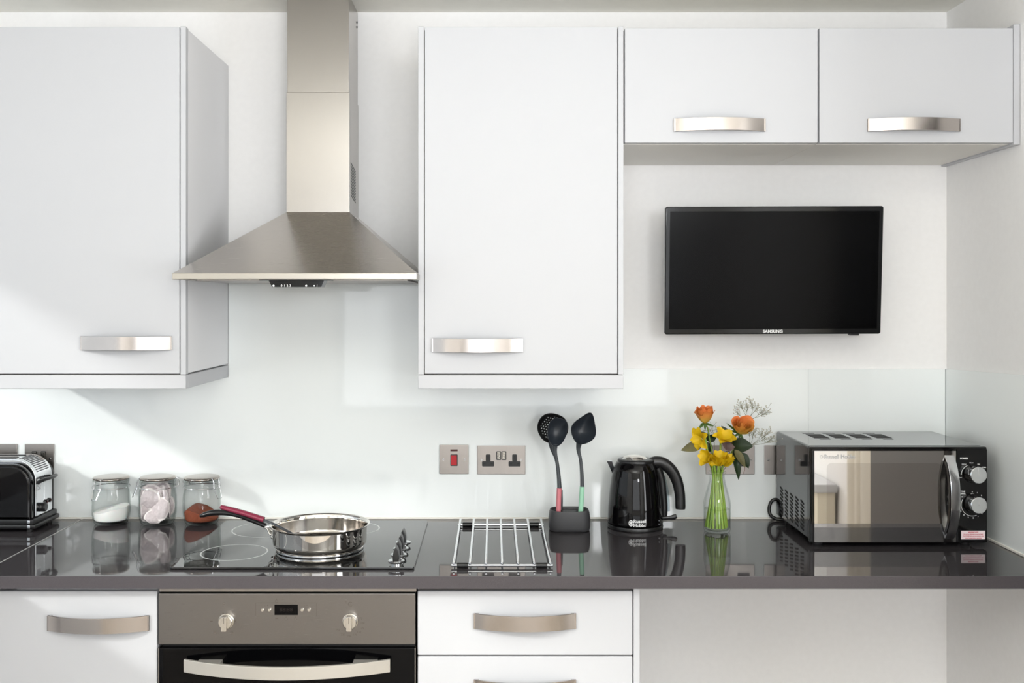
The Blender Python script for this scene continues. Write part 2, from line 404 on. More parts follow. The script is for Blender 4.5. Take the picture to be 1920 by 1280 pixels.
prism(t, [(-.001, ZT+.004), (-.001, ZS), (Y(2.33), ZS+.018), (Y(2.33), ZT+.004)], XR-.006, XR-.0008, 'X')
tag(obj('glass_splashback', t, 'glass_paint', origin=(XR, -.3, ZT)), 'grey-green glass splashback on the right-hand side wall', 'splashback', 'painted glass splashback panels')
t = B(); box(t, XL+.001, XR-.008, -.0105, -.002, ZT+.0002, ZT+.0062, .0015); struct('trim_1', t, 'silicone')
t = B(); box(t, XR-.0105, XR-.002, Y(2.325), -.011, ZT+.0002, ZT+.0062, .0015); struct('trim_2', t, 'silicone')

# ------------------------------------------------------------------ handles and cupboards
def handle(parent, x0, x1, z0, z1, yf, bow=.027, name='handle'):
    """bowed brushed strip, ends on the door face yf"""
    n = 26; outer = []; inner = []
    for k in range(n+1):
        u = k/n; s = math.sin(PI*u)**.8 if 0 < u < 1 else 0
        y = yf - .003 - bow*(1-(2*u-1)**2)
        outer.append((x0+(x1-x0)*u, y)); inner.append((x0+(x1-x0)*u, y+.0035))
    t = B(); prism(t, outer+list(reversed(inner)), z0, z1, 'Z', bev=.0006, seg=1)
    for xx in (x0, x1-.012): box(t, xx, xx+.012, yf-.0045, yf+.001, z0, z1, .0006)
    return obj(name, t, 'nickel', parent, 30)
DW = 2.53; YW = Y(DW); TOPZ = 2.214; PZ0 = 1.316; PZ1 = 1.350
def wall_unit(label, xa, xb, door_x0, door_x1, hx0, hx1, hz0, hz1, carc_ext=True):
    r = thing('wall_cupboard', label, 'cupboard', ((xa+xb)/2, -.2, PZ0), 'tall white wall cupboards')
    t = B(); box(t, xa, xb, YW+.021, -.001, PZ1+.004, TOPZ-.002, .001, seg=1); obj('carcass', t, 'cab_carcass', r)
    for (a, b) in ((xa, door_x0-.0022), (door_x1+.0022, xb)):
        t = B(); box(t, a, b, YW, YW+.0215, PZ1+.0015, TOPZ+.001, .0008, seg=1)
        obj('end_panel_edge', t, 'cab_white', r)
    t = B(); box(t, door_x0, door_x1, YW, YW+.018, PZ1+.0035, TOPZ-.001, .0012)
    d = obj('door', t, 'cab_white', r); handle(d, hx0, hx1, hz0, hz1, YW)
    t = B(); box(t, xa, xb, YW-.0005, YW+.02, PZ0, PZ1, .001, seg=1)
    box(t, xb-.018, xb, YW+.02, -.006 if xb < -.5 else -.008, PZ0, PZ1, .0008, seg=1)
    box(t, xa, xa+.018, YW+.02, -.008, PZ0, PZ1, .0008, seg=1)
    obj('pelmet', t, 'cab_white', r)
    t = B(); box(t, door_x0-.003, door_x1+.003, YW+.0178, YW+.0208, PZ1+.0005, TOPZ-.004); obj('door_gap', t, 'seam_dark', r, label='dark gap around the door')
    return r
hz = (PZ(657, 2.50), PZ(631, 2.50))
wall_unit('white wall cupboard left of the cooker hood, handle at its lower right', -1.283, -.763, -1.256, PX(336.5, DW), PX(147, 2.515), PX(319, 2.515), *hz)
hz = (PZ(661, 2.50), PZ(635, 2.50))
wall_unit('white wall cupboard right of the cooker hood, handle at its lower left', PX(784, DW), PX(1169, DW), PX(796.5, DW), PX(1157.5, DW), PX(809, 2.515), PX(981, 2.515), *hz)

ZU = 1.925
def top_unit(label, xa, xb, dx0, dx1, hx0, hx1):
    r = thing('bridge_cupboard', label, 'cupboard', ((xa+xb)/2, -.2, ZU), 'short wall cupboards above the television')
    t = B(); box(t, xa, xb, YW+.021, -.001, ZU, TOPZ-.004, .0012, seg=1)
    obj('carcass', t, 'cab_underside', r)
    t = B(); box(t, dx0, dx1, YW, YW+.018, ZU+.001, TOPZ-.003, .0022)
    d = obj('door', t, 'cab_white', r); handle(d, hx0, hx1, PZ(243.5, 2.503), PZ(219, 2.503), YW, .024)
    t = B(); box(t, xa+.001, xb-.001, YW+.0178, YW+.0212, ZU+.002, TOPZ-.006); obj('door_gap', t, 'seam_dark', r, label='dark gap around the door')
xs = .8055
top_unit('short white wall cupboard above the television, next to the tall cupboard', PX(1169, DW)+.0008, xs-.0006, PX(1171.5, DW), PX(1533.5, DW), PX(1265, 2.515), PX(1438, 2.515))
top_unit('short white wall cupboard above the television, in the right corner', xs+.0006, 1.289, PX(1536.5, DW), PX(1900, DW), PX(1630, 2.515), PX(1805, 2.515))
t = B(); box(t, 1.2905, XR-.001, YW-.002, -.001, ZU-.004, TOPZ+.006, .001, seg=1)
tag(obj('filler_panel', t, 'cab_white', origin=(1.298, -.2, ZU)), 'narrow white filler strip between corner cupboard and right wall', 'panel')

# base units
DB = 2.357; YB = Y(DB)
r = thing('base_cupboard', 'white base cupboard left of the built-in oven', 'cupboard', (-1.0, -.3, 0))
t = B(); box(t, -1.11, -.7795, YB+.02, -.001, .12, ZB-.001, .001, seg=1); obj('carcass', t, 'cab_carcass', r)
t = B(); box(t, -1.16, PX(294.5, DB), YB, YB+.018, .14, PZ(1108, DB), .0025)
d = obj('door', t, 'cab_white', r); handle(d, PX(85, 2.345), PX(277, 2.345), PZ(1186, 2.34), PZ(1157, 2.34), YB)
t = B(); box(t, -1.11, -.7795, YB+.06, YB+.075, 0, .12); obj('plinth', t, 'cab_white', r)
r = thing('base_cupboard', 'white return base cupboards under the left-hand worktop', 'cupboard', (-1.45, -1.2, 0))
t = B(); box(t, -1.748, -1.225, Y(.97), -.001, .12, ZB-.001, .001, seg=1); obj('carcass', t, 'cab_carcass', r)
for k in range(2):
    y0 = Y(.98)+k*.62; t = B(); box(t, -1.225, -1.207, y0+.002, y0+.615, .14, .868, .0025); obj('door', t, 'cab_white', r)
r = thing('drawer_unit', 'white drawer unit right of the oven below the worktop', 'drawers', (.08, -.3, 0))
xa, xb = PX(782.5, DB), PX(1186.5, DB)
t = B(); box(t, xa, xb, YB+.02, -.001, .12, ZB-.001, .001, seg=1); obj('carcass', t, 'cab_carcass', r)
zz = [PZ(1108, DB), PZ(1228, DB), PZ(1230.5, DB), PZ(1230.5, DB)-.28, PZ(1230.5, DB)-.283, .14]
for k in range(3):
    t = B(); box(t, xa+.0005, xb-.0005, YB, YB+.018, zz[2*k+1], zz[2*k], .0025)
    d = obj('drawer_front', t, 'cab_white', r)
    zc = PZ(1153, 2.34) if k == 0 else (PZ(1278, 2.34) if k == 1 else zz[4]-.05)
    handle(d, PX(888, 2.345), PX(1081, 2.345), zc-.0355, zc, YB)
t = B(); box(t, xa+.002, xb-.001, YB+.0175, YB+.0205, .13, ZB-.003); obj('drawer_gap', t, 'seam_dark', r, label='dark gap around the drawers')
t = B(); box(t, xa, xb, YB+.06, YB+.075, 0, .12); obj('plinth', t, 'cab_white', r)
t = B(); box(t, PX(1187.8, DB), PX(1199.5, DB), YB-.0005, -.001, 0, ZB-.001, .0008, seg=1)
tag(obj('end_panel', t, 'cab_white', origin=(.331, -.3, 0)), 'narrow white upright panel ending the drawer unit', 'panel')

# ------------------------------------------------------------------ built-in oven
r = thing('built_in_oven', 'built-in steel and black glass oven under the hob', 'oven', (-.477, -.3, 0))
ox0, ox1 = PX(297.5, DB), PX(779, DB)
t = B(); box(t, ox0+.004, ox1-.001, YB+.012, -.06, .30, ZB-.001, .002); obj('housing', t, 'black_matte', r)
t = B(); box(t, ox0+.001, ox1+.002, YB+.001, YB+.02, PZ(1109.5, DB), ZB-.001, .001); obj('top_strip', t, 'plate_steel', r)
zp0, zp1 = PZ(1207.5, DB), PZ(1112, DB)
t = B(); box(t, ox0, ox1, YB-.002, YB+.016, zp0, zp1, .0018); pnl = obj('control_panel', t, 'steel_panel', r)
yf = YB-.002
def flatring(bm, cx, cz, ra, rb, y, mi=0, seg=32, a0=0, a1=2*PI, th=.0006):
    n = seg; pts = [(cx+rb*math.cos(a0+(a1-a0)*k/n), cz+rb*math.sin(a0+(a1-a0)*k/n)) for k in range(n+1)] + [(cx+ra*math.cos(a0+(a1-a0)*k/n), cz+ra*math.sin(a0+(a1-a0)*k/n)) for k in range(n, -1, -1)]
    prism(bm, pts, y-th, y+.0002, 'Y', mi)
S = DB/FPX
for cx_, knum in ((421, 0), (655, 1)):
    kx, kz = PX(cx_, DB-.02), PZ(1168, DB-.02)
    t = B(); cyl(t, (kx, yf-.003, kz), .0185, .006, 'Y', 40, 0, .001)
    cyl(t, (kx, yf-.0095, kz), .0165, .012, 'Y', 40, 0, .002)
    prism(t, rrect(kx-.0065, kx+.0065, kz-.017, kz+.016, .003), yf-.027, yf-.010, 'Y', 0, .0012)
    box(t, kx-.0006, kx+.0006, yf-.0278, yf-.02, kz+.001, kz+.015, 0, 1)
    obj('knob', t, ['steel_light', 'grey_print'], pnl)
# display block
dx0, dx1, dz0, dz1 = PX(480, DB), PX(594, DB), PZ(1154, DB), PZ(1129, DB)
t = B(); w_ = .0006
for b_ in ((dx0, dx1, dz0, dz0+w_), (dx0, dx1, dz1-w_, dz1), (dx0, dx0+w_, dz0, dz1), (dx1-w_, dx1, dz0, dz1)):
    box(t, b_[0], b_[1], yf-.0003, yf+.0005, b_[2], b_[3])
add_text(t, '- +', .008, (PX(500, DB), yf, PZ(1134, DB))); add_text(t, '- +', .008, (PX(574, DB), yf, PZ(1134, DB)))

for (u, v) in ((519, 1126), (537, 1159), (555, 1159)): flatring(t, PX(u, DB), PZ(v, DB), .0028, .0034, yf); box(t, PX(u, DB)-.0004, PX(u, DB)+.0004, yf-.0004, yf+.0003, PZ(v, DB)+.003, PZ(v, DB)+.006)
for (u, v) in ((519, 1159), (555, 1126), (585, 1161)): box(t, PX(u, DB)-.003, PX(u, DB)+.003, yf-.0004, yf+.0003, PZ(v, DB)-.0005, PZ(v, DB)+.0005)
obj('display_outline_print', t, 'grey_print', pnl); t = B()
add_text(t, '\u00b0C', .016, (PX(654, DB), yf, PZ(1132, DB)))
kx, kz = PX(655, DB), PZ(1169, DB)
for s_, a in (('50', 52), ('75', 28), ('100', 4), ('125', -20), ('150', -42), ('175', -64), ('200', -90), ('225', -118), ('250', -150)):
    rr = .0275; add_text(t, s_, .0065, (kx+rr*math.cos(math.radians(a))*1.12, yf, kz+rr*math.sin(math.radians(a))))
cyl(t, (PX(655, DB), yf, PZ(1149, DB)), .0016, .001, 'Y', 12); obj('temperature_scale', t, 'grey_print', pnl); t = B(); add_text(t, 'F', .014, (PX(420, DB), yf, PZ(1133, DB)))
for u, v in ((419, 1149),): cyl(t, (PX(u, DB), yf, PZ(v, DB)), .0016, .001, 'Y', 12)
for u, v in ((397, 1164), (441, 1163)): box(t, PX(u, DB)-.003, PX(u, DB)+.003, yf-.0004, yf+.0003, PZ(v, DB)-.001, PZ(v, DB)+.001)
for u, v in ((403, 1185), (435, 1186)): box(t, PX(u, DB)-.0035, PX(u, DB)+.0035, yf-.0004, yf+.0003, PZ(v, DB)-.0025, PZ(v, DB)+.0025)
obj('function_scale', t, 'grey_print', pnl)
t = B(); box(t, PX(515, DB), PX(559, DB), yf-.0008, yf+.001, PZ(1152, DB), PZ(1132.5, DB), .0003); dsp = obj('display', t, 'black_glass', pnl)
t = B(); add_text(t, '88:88', .012, (PX(537, DB), yf-.001, PZ(1142, DB)), sx=1.15); obj('digits', t, 'led', dsp)
for u in (493, 506, 567, 580):
    t = B(); cyl(t, (PX(u, DB), yf-.0018, PZ(1142, DB)), .0042, .005, 'Y', 20, 0, .001); obj('button', t, 'steel_light', pnl)
zd1 = PZ(1214, DB)
t = B(); box(t, ox0+.001, ox1, YB-.003, YB+.03, .30, zd1, .002)
dr = obj('door', t, 'black_glass', r)
for xx in (ox0-.0002, ox1-.0016):
    t = B(); box(t, xx, xx+.0022, YB-.004, YB+.012, .30, zd1, .0005); obj('door_edge', t, 'plate_steel', dr)
n = 30; outer = []; inner = []; hx0, hx1 = PX(344, 2.335), PX(731, 2.335)
for k in range(n+1):
    u = k/n; yy = Y(2.336)-.052*(1-(2*u-1)**2); outer.append((hx0+(hx1-hx0)*u, yy)); inner.append((hx0+(hx1-hx0)*u, yy+.009))
zh1 = PZ(1237, 2.334); t = B(); prism(t, outer+list(reversed(inner)), zh1-.029, zh1, 'Z', bev=.001, seg=1)
for xa_, sg in ((hx0+.03, 1), (hx1-.03, -1)): prism(t, [(xa_, Y(2.331)), (xa_+sg*.055, Y(2.314)), (xa_+sg*.055, YB), (xa_, YB)], zh1-.020, zh1-.006, 'Z', 0)
obj('handle', t, 'oven_handle_mat', dr)

# ------------------------------------------------------------------ cooker hood
r = thing('cooker_hood', 'brushed steel chimney cooker hood with flared canopy above the hob', 'hood', (-.474, -.25, 1.56))
hxL, hxR = PX(323, 2.43), PX(781, 2.43); hyF = Y(2.43); hc = (hxL+hxR)/2; cw = .0855; cyF = Y(2.755); zc0 = PZ(398, 2.755)
zr1 = PZ(512, 2.43); zr0 = PZ(523.5, 2.43)
t = B(); bt = [(hxL, hyF, zr1), (hxR, hyF, zr1), (hxR, -.008, zr1), (hxL, -.008, zr1)]
tp = [(hc-cw, cyF, zc0), (hc+cw, cyF, zc0), (hc+cw, -.008, zc0), (hc-cw, -.008, zc0)]
loft(t, [bt, tp]); obj('canopy', t, 'steel', r)
t = B(); box(t, hxL, hxR, hyF-.001, hyF+.012, zr0, zr1, .001); box(t, hxL, hxL+.012, hyF+.012, -.008, zr0, zr1, .001); box(t, hxR-.012, hxR, hyF+.012, -.008, zr0, zr1, .001)
obj('rim', t, 'rim_steel', r)
t = B(); box(t, hxL+.012, hxR-.012, hyF+.012, -.008, zr0+.003, zr0+.006)
for a, b in ((hxL+.03, hc-.003), (hc+.003, hxR-.03)): box(t, a, b, hyF+.10, -.04, zr0-.0015, zr0+.004, .001)
obj('grease_filter', t, 'plate_steel', r)
t = B(); yq = hyF+.014
prism(t, [(PX(503, 2.45), zr0+.001), (PX(609, 2.45), zr0+.001), (PX(603, 2.45), PZ(538, 2.45)), (PX(511, 2.45), PZ(538, 2.45))], yq, yq+.05, 'Y', 0, .0008)
cp = obj('control_box', t, 'bezel', r)
t = B(); box(t, PX(487, 2.44), PX(621, 2.44), hyF+.002, yq+.03, zr0-.0025, zr0+.002, .0008); obj('trim_strip', t, 'black_satin', cp)
t = B()
for u, rr in ((514, .0026),): cyl(t, (PX(u, 2.45), yq, PZ(535.5, 2.45)), rr, .0015, 'Y', 16)
for u, s_ in ((529, '0'), (534.5, '1'), (540, '2'), (545, '3')): add_text(t, s_, .0075, (PX(u, 2.45), yq-.0002, PZ(535.5, 2.45)), bold=.0001)
obj('speed_marks', t, 'white_print', cp)
t = B(); cyl(t, (PX(575, 2.45), yq, PZ(535.5, 2.45)), .0024, .0015, 'Y', 16); cyl(t, (PX(590, 2.45), yq, PZ(535.5, 2.45)), .0018, .0015, 'Y', 16); add_text(t, '1', .0075, (PX(595.5, 2.45), yq-.0002, PZ(535.5, 2.45)), bold=.0001); obj('light_marks', t, 'white_print', cp)
zs = PZ(173, 2.755)
t = B(); box(t, hc-cw, hc+cw, cyF, -.001, zc0, zs, .0015); lo = obj('lower_chimney', t, 'steel_chimney', r)
t = B(); box(t, hc-cw+.0022, hc+cw-.0022, cyF+.002, -.001, zs-.01, CEIL-.001, .0015); up_ = obj('upper_chimney', t, 'steel_chimney', r)
def slits(bm, xf, z0, z1, n, yA, yB, mi=0):
    for k in range(n):
        z = z0+(z1-z0)*k/(n-1); h = (z1-z0)/(n-1)*.24
        prism(bm, [(yA, z+.006-h), (yA, z+.006+h), (yB, z-.006+h), (yB, z-.006-h)], xf-.001, xf+.0004, 'X', mi)
t = B(); slits(t, hc+cw, PZ(372, 2.82), PZ(313, 2.82), 12, Y(2.785), Y(2.875)); obj('vent_slits', t, 'grille_dark', lo)
t = B()
for zz_ in (2.318, 2.332): cyl(t, (hc+cw-.002, -.02, zz_), .003, .003, 'X', 12)
obj('screw', t, 'slot_dark', up_)

# ------------------------------------------------------------------ hob
r = thing('ceramic_hob', 'black glass ceramic hob with four knobs set in the worktop', 'hob', (-.472, -.3, ZT))
hx0, hx1, hy0, hy1 = -.757, -.185, Y(2.378), Y(2.888)
t = B(); prism(t, rrect(hx0, hx1, hy0, hy1, .008), ZT+.0003, ZT+.0062, 'Z', 0, .0018); obj('glass_plate', t, 'hob_glass', r)
zg = ZT+.0062
for (cx, cd, rr) in ((-.640, 2.520, .082), (-.612, 2.775, .098), (-.430, 2.555, .098), (-.392, 2.785, .082)):
    t = B(); n = 72; A = [(cx+rr*math.cos(2*PI*k/n), Y(cd)+rr*math.sin(2*PI*k/n)) for k in range(n)]
    q = bmesh.new(); o1 = [q.verts.new((x, y, zg+.0001)) for x, y in A]; i1 = [q.verts.new((cx+(x-cx)*(1-.0038/rr), Y(cd)+(y-Y(cd))*(1-.0038/rr), zg+.0001)) for x, y in A]
    for k in range(n): q.faces.new((o1[k], o1[(k+1) % n], i1[(k+1) % n], i1[k]))
    merge(t, q); obj('cooking_zone_ring', t, 'ring_grey', r)
for cd in (2.402, 2.462, 2.524, 2.588):
    kx = -.2285; ky = Y(cd)
    t = B(); lathe(t, [(0, 0), (.0135, 0), (.0135, .004), (.018, .005), (.0192, .0075), (.0192, .0095), (.0175, .0108), (0, .0108)], (kx, ky, zg), 40, 0)
    k_ = obj('knob', t, 'chrome_soft', r)
    t = B(); P_ = [(-.0068, .010), (-.0075, .018), (-.0062, .030), (-.003, .040), (0, .043), (.003, .040), (.0062, .030), (.0075, .018), (.0068, .010)]
    prism(t, [(kx+a, zg+b) for a, b in P_], ky-.0165, ky+.0165, 'Y', 0, .0028, 3); obj('grip', t, 'black_satin', k_)

# ------------------------------------------------------------------ television
TD = 2.78; r = thing('television', 'black flat television on a bracket on the wall under the short cupboards', 'television', (.73, Y(TD), 1.6135), local=True, rot=(math.radians(4.2), math.radians(-.2), 0))
hw, hh = (PX(1655, TD)-PX(1248, TD))/2, (PZ(387, TD)-PZ(627, TD))/2
r.location = ((PX(1655, TD)+PX(1248, TD))/2 - .001, Y(TD), (PZ(387, TD)+PZ(627, TD))/2)
t = B(); prism(t, rrect(-hw, hw, -hh, hh, .006), 0, .022, 'Y', 0, .003, 3); fr = obj('casing', t, 'bezel', r)
t = B(); prism(t, rrect(-hw+.05, hw-.05, -hh+.03, hh-.03, .02), .022, .05, 'Y', 0, .006); obj('rear_housing', t, 'black_matte', r)
t = B(); bx_, bt_, bb_ = .0115, .0135, .0145
q = [(-hw+.004, -hh+.004, hw-.004, hh-.004), (-hw+bx_, -hh+bb_, hw-bx_, hh-bt_)]
def rectring(bm, o_, i_, y0, y1, mi=0):
    A = [(o_[0], y0, o_[1]), (o_[2], y0, o_[1]), (o_[2], y0, o_[3]), (o_[0], y0, o_[3])]; Bq = [(i_[0], y1, i_[1]), (i_[2], y1, i_[1]), (i_[2], y1, i_[3]), (i_[0], y1, i_[3])]
    q_ = bmesh.new(); a = [q_.verts.new(p) for p in A]; b = [q_.verts.new(p) for p in Bq]
    for k in range(4): q_.faces.new((a[k], a[(k+1) % 4], b[(k+1) % 4], b[k]))
    merge(bm, q_, mi)
t = B(); box(t, -hw+bx_, hw-bx_, -.0006, .002, -hh+bb_, hh-bt_); obj('screen', t, 'screen', r, label='dark matt screen')
t = B(); box(t, -hw+bx_-.0012, hw-bx_+.0012, -.0004, .001, -hh+bb_-.0012, hh-bt_+.0012); obj('screen_border', t, 'bezel', r)
t = B(); add_text(t, 'SAMSUNG', .0115, (0, -.0006, -hh+.0075), bold=.0004, space=1.05); obj('brand_lettering', t, 'white_print', r)
t = B(); box(t, hw-.085, hw-.058, .002, .016, -hh-.0045, -hh+.001, .0015); obj('sensor', t, 'black_satin', r)
t = B(); box(t, -.06, .06, .05, .06, -.06, .06, .002); box(t, -.018, .018, .06, .135, -.015, .015, .003); box(t, -.05, .05, .133, .146, -.10, .08, .002)
mt = obj('wall_bracket', t, 'black_satin', r)

# ------------------------------------------------------------------ electrical plates
def plate(name, label, cx, cz, w_, h_=.0835, cat='socket'):
    y1 = -.0072; r = thing(name, label, cat, (cx, y1, cz), 'brushed steel wall plates')
    t = B(); box(t, cx-w_/2, cx+w_/2, y1-.0035, y1, cz-h_/2, cz+h_/2, .0014); obj('faceplate', t, 'plate_steel', r)
    for s_ in (-1, 1):
        t = B(); cyl(t, (cx+s_*(w_/2-.012), y1-.0037, cz), .0035, .0012, 'Y', 16, 0, .0004); box(t, cx+s_*(w_/2-.012)-.0025, cx+s_*(w_/2-.012)+.0025, y1-.0045, y1-.004, cz-.0004, cz+.0004, 0, 1)
        obj('screw', t, ['chrome_soft', 'slot_dark'], r)
    return r, y1-.0035
DG = 2.93
def rocker(r, x, z, yf, w_=.0105, h_=.020, col='steel_light'):
    t = B(); prism(t, rrect(x-w_/2-.0022, x+w_/2+.0022, z-h_/2-.0022, z+h_/2+.0022, .002), yf-.001, yf+.001, 'Y', 0, .0003); s_ = obj('switch_surround', t, 'black_satin', r)
    t = B(); prism(t, [(yf-.001, z-h_/2), (yf-.0022, z-h_/2), (yf-.0048, z+h_/2), (yf-.001, z+h_/2)], x-w_/2, x+w_/2, 'X', 0, .0005); obj('rocker_switch', t, col, s_)
def outlet(r, x, z, yf):
    t = B()
    prism(t, rrect(x-.0068, x+.0068, z-.004, z+.0165, .003), yf-.0012, yf+.001, 'Y', 0)
    prism(t, rrect(x-.0175, x+.0175, z-.0185, z-.0035, .003), yf-.0012, yf+.001, 'Y', 0)
    box(t, x-.0022, x+.0022, yf-.0014, yf, z+.004, z+.012, 0, 1)
    for s_ in (-1, 1): box(t, x+s_*.011-.0035, x+s_*.011+.0035, yf-.0014, yf, z-.0125, z-.0085, 0, 1)
    obj('outlet', t, ['black_satin', 'black_matte'], r)
def double_socket(label, px0, px1, py0, py1):
    cx = (PX(px0, DG)+PX(px1, DG))/2; cz = (PZ(py0, DG)+PZ(py1, DG))/2
    r, yf = plate('double_socket', label, cx, cz, PX(px1, DG)-PX(px0, DG), PZ(py0, DG)-PZ(py1, DG))
    for s_ in (-1, 1):
        outlet(r, cx+s_*.038, cz, yf); rocker(r, cx+s_*.0075, cz+.0125, yf, .0095, .0205)
    return r
cx, cz = (PX(823.5, DG)+PX(879, DG))/2, PZ(861, DG)
r, yf = plate('cooker_switch', 'square steel wall plate with red rocker, left of the uncovered double socket', cx, cz, .0845, .084, 'switch')
rocker(r, cx, cz-.002, yf, .0165, .029, 'red_rocker')
t = B(); box(t, cx-.0105, cx+.0105, yf-.0012, yf+.001, cz+.0235, cz+.029, .0006); obj('neon_lamp', t, 'dark_red', r)
double_socket('steel double socket between the red cooker switch and the utensil holder', 895, 985, 835, 889)
double_socket('steel double socket half hidden behind the flowers', 1323.5, 1415, 834.5, 889)
plate('blanking_plate', 'blank steel wall plate half hidden behind the microwave', (PX(1433, DG)+PX(1489, DG))/2, (PZ(834.5, DG)+PZ(889, DG))/2, PX(1489, DG)-PX(1433, DG))
cx, cz = (PX(46.5, DG)+PX(101, DG))/2, (PZ(832, DG)+PZ(888, DG))/2
r, yf = plate('wall_switch', 'steel wall plate with two rockers just behind the toaster end', cx, cz, .0845, .0858, 'switch')
rocker(r, cx-.0135, cz+.010, yf, .011, .020); rocker(r, cx+.0125, cz+.010, yf, .011, .020)
cx = PX(33, DG)-.070
plate('wall_socket', 'steel wall plate cut by the left picture edge above the toaster', cx, cz, .138, .0858)

# ------------------------------------------------------------------ toaster
r = thing('toaster', 'black and chrome toaster cut by the left edge, lever facing right', 'toaster', (-1.42, Y(2.83), ZT))
tx0, tx1 = -1.60, -1.249; tz0, tz1 = .943, 1.102
prof = rrect(tx0, tx1, tz0, tz1, .055, 10, rs=(.058, .058, .004, .004))
t = B(); prism(t, prof, Y(2.785), Y(2.888), 'Y', 0, .003, 2); ch = obj('chrome_shell', t, 'chrome_soft', r, 40)
t = B()
for yy in (Y(2.812), Y(2.856)): box(t, tx0+.05, tx1-.062, yy-.010, yy+.010, tz1-.002, tz1+.0006, .003)
obj('bread_slot', t, 'slot_dark', ch)
t = B()
for k in range(11):                       # slits over the rounded shoulder
    a = math.radians(84-6.2*k); cxx, czz = tx1-.058+.0582*math.cos(a), tz1-.058+.0582*math.sin(a)
    mt_ = Matrix.Translation((cxx, 0, czz)) @ Matrix.Rotation(-a, 4, 'Y')
    box(t, -.0006, .0006, Y(2.80), Y(2.872), -.0014, .0014, mtx=mt_)
obj('vent_slits', t, 'grille_dark', ch)
sp_ = rrect(tx0+.006, tx1-.0035, tz0-.002, tz1-.010, .052, 10, rs=(.054, .054, .004, .004))
for nm, y0, y1 in (('side_panel', Y(2.757), Y(2.7845)), ('side_panel', Y(2.8885), Y(2.914))):
    t = B(); prism(t, sp_, y0, y1, 'Y', 0, .009, 4); obj(nm, t, 'black_gloss', r, 40)
t = B(); box(t, tx0+.004, tx1+.004, Y(2.762), Y(2.912), .928, .943, .004); box(t, tx0, tx1+.010, Y(2.759), Y(2.915), .9165, .929, .004)
bs = obj('base', t, 'black_satin', r)
t = B()
for zz_ in (.9235, .9365): box(t, tx1-.012, tx1-.004, Y(2.7565), Y(2.764), zz_-.0045, zz_+.0045, .0015)
obj('chrome_corner_clip', t, 'chrome', bs)
for xx in (tx1-.012, tx0+.02):
    for yy in (Y(2.775), Y(2.895)):
        t = B(); cyl(t, (xx, yy, (ZT+.9165)/2+.0005), .008, .9165-ZT, 'Z', 16); obj('foot', t, 'black_matte', r)
# lever, its slot, dial, buttons on the end
t = B(); box(t, tx1-.001, tx1+.0006, Y(2.835), Y(2.839), .972, 1.052, .0003, 0, 1); obj('lever_slot', t, 'chrome', ch)
t = B(); box(t, tx1, tx1+.012, Y(2.832), Y(2.842), 1.036, 1.044, .001)
pts = smooth_pts([(tx1+.001, Y(2.787), 1.037), (tx1+.014, Y(2.80), 1.043), (tx1+.022, Y(2.837), 1.045), (tx1+.014, Y(2.874), 1.043), (tx1+.004, Y(2.884), 1.040)], 6)
tube(t, pts, .0065, 12, flat=(.75, 1.2)); obj('lever', t, 'black_satin', ch)
t = B(); box(t, tx1-.0005, tx1+.0005, Y(2.789), Y(2.814), 1.014, 1.034); obj('label_sticker', t, 'white_label', ch)
t = B()
for k in range(4): box(t, tx1+.0003, tx1+.0008, Y(2.791), Y(2.812), 1.0175+k*.004, 1.0185+k*.004)
obj('label_lines', t, 'grey_plastic', ch)
t = B(); cyl(t, (tx1+.007, Y(2.815), .966), .0125, .016, 'X', 28, 0, .002); obj('browning_dial', t, 'black_satin', ch)
for d_ in (2.845, 2.868):
    t = B(); cyl(t, (tx1+.002, Y(d_), .975), .0058, .006, 'X', 20, 0, .001); cyl(t, (tx1+.0052, Y(d_), .975), .003, .0012, 'X', 16, 1); obj('button', t, ['black_gloss', 'dark_red'], ch)

# ------------------------------------------------------------------ glass storage jars
JS = .965
JAR = [(0, .0015), (.040, .0015), (.046, .004), (.0505, .014), (.0535, .032), (.0545, .055), (.0535, .078), (.051, .094), (.0485, .101), (.0488, .104), (.0505, .106), (.0505, .1105), (.0485, .1125), (.0488, .1155), (.0505, .117), (.0505, .1205), (.0485, .122)]
INN = [(.0455, .121), (.0455, .103), (.048, .094), (.0505, .078), (.0515, .055), (.0505, .032), (.0475, .015), (.043, .008), (.038, .0065), (0, .0065)]
JAR = [(r_*JS, z_) for r_, z_ in JAR]; INN = [(r_*JS, z_) for r_, z_ in INN]
def jar_r(z):
    P_ = sorted([(z_, r_) for r_, z_ in INN])
    for (z0, r0), (z1, r1) in zip(P_, P_[1:]):
        if z0 <= z <= z1: return r0+(r1-r0)*(z-z0)/max(z1-z0, 1e-6)
    return P_[-1][1]
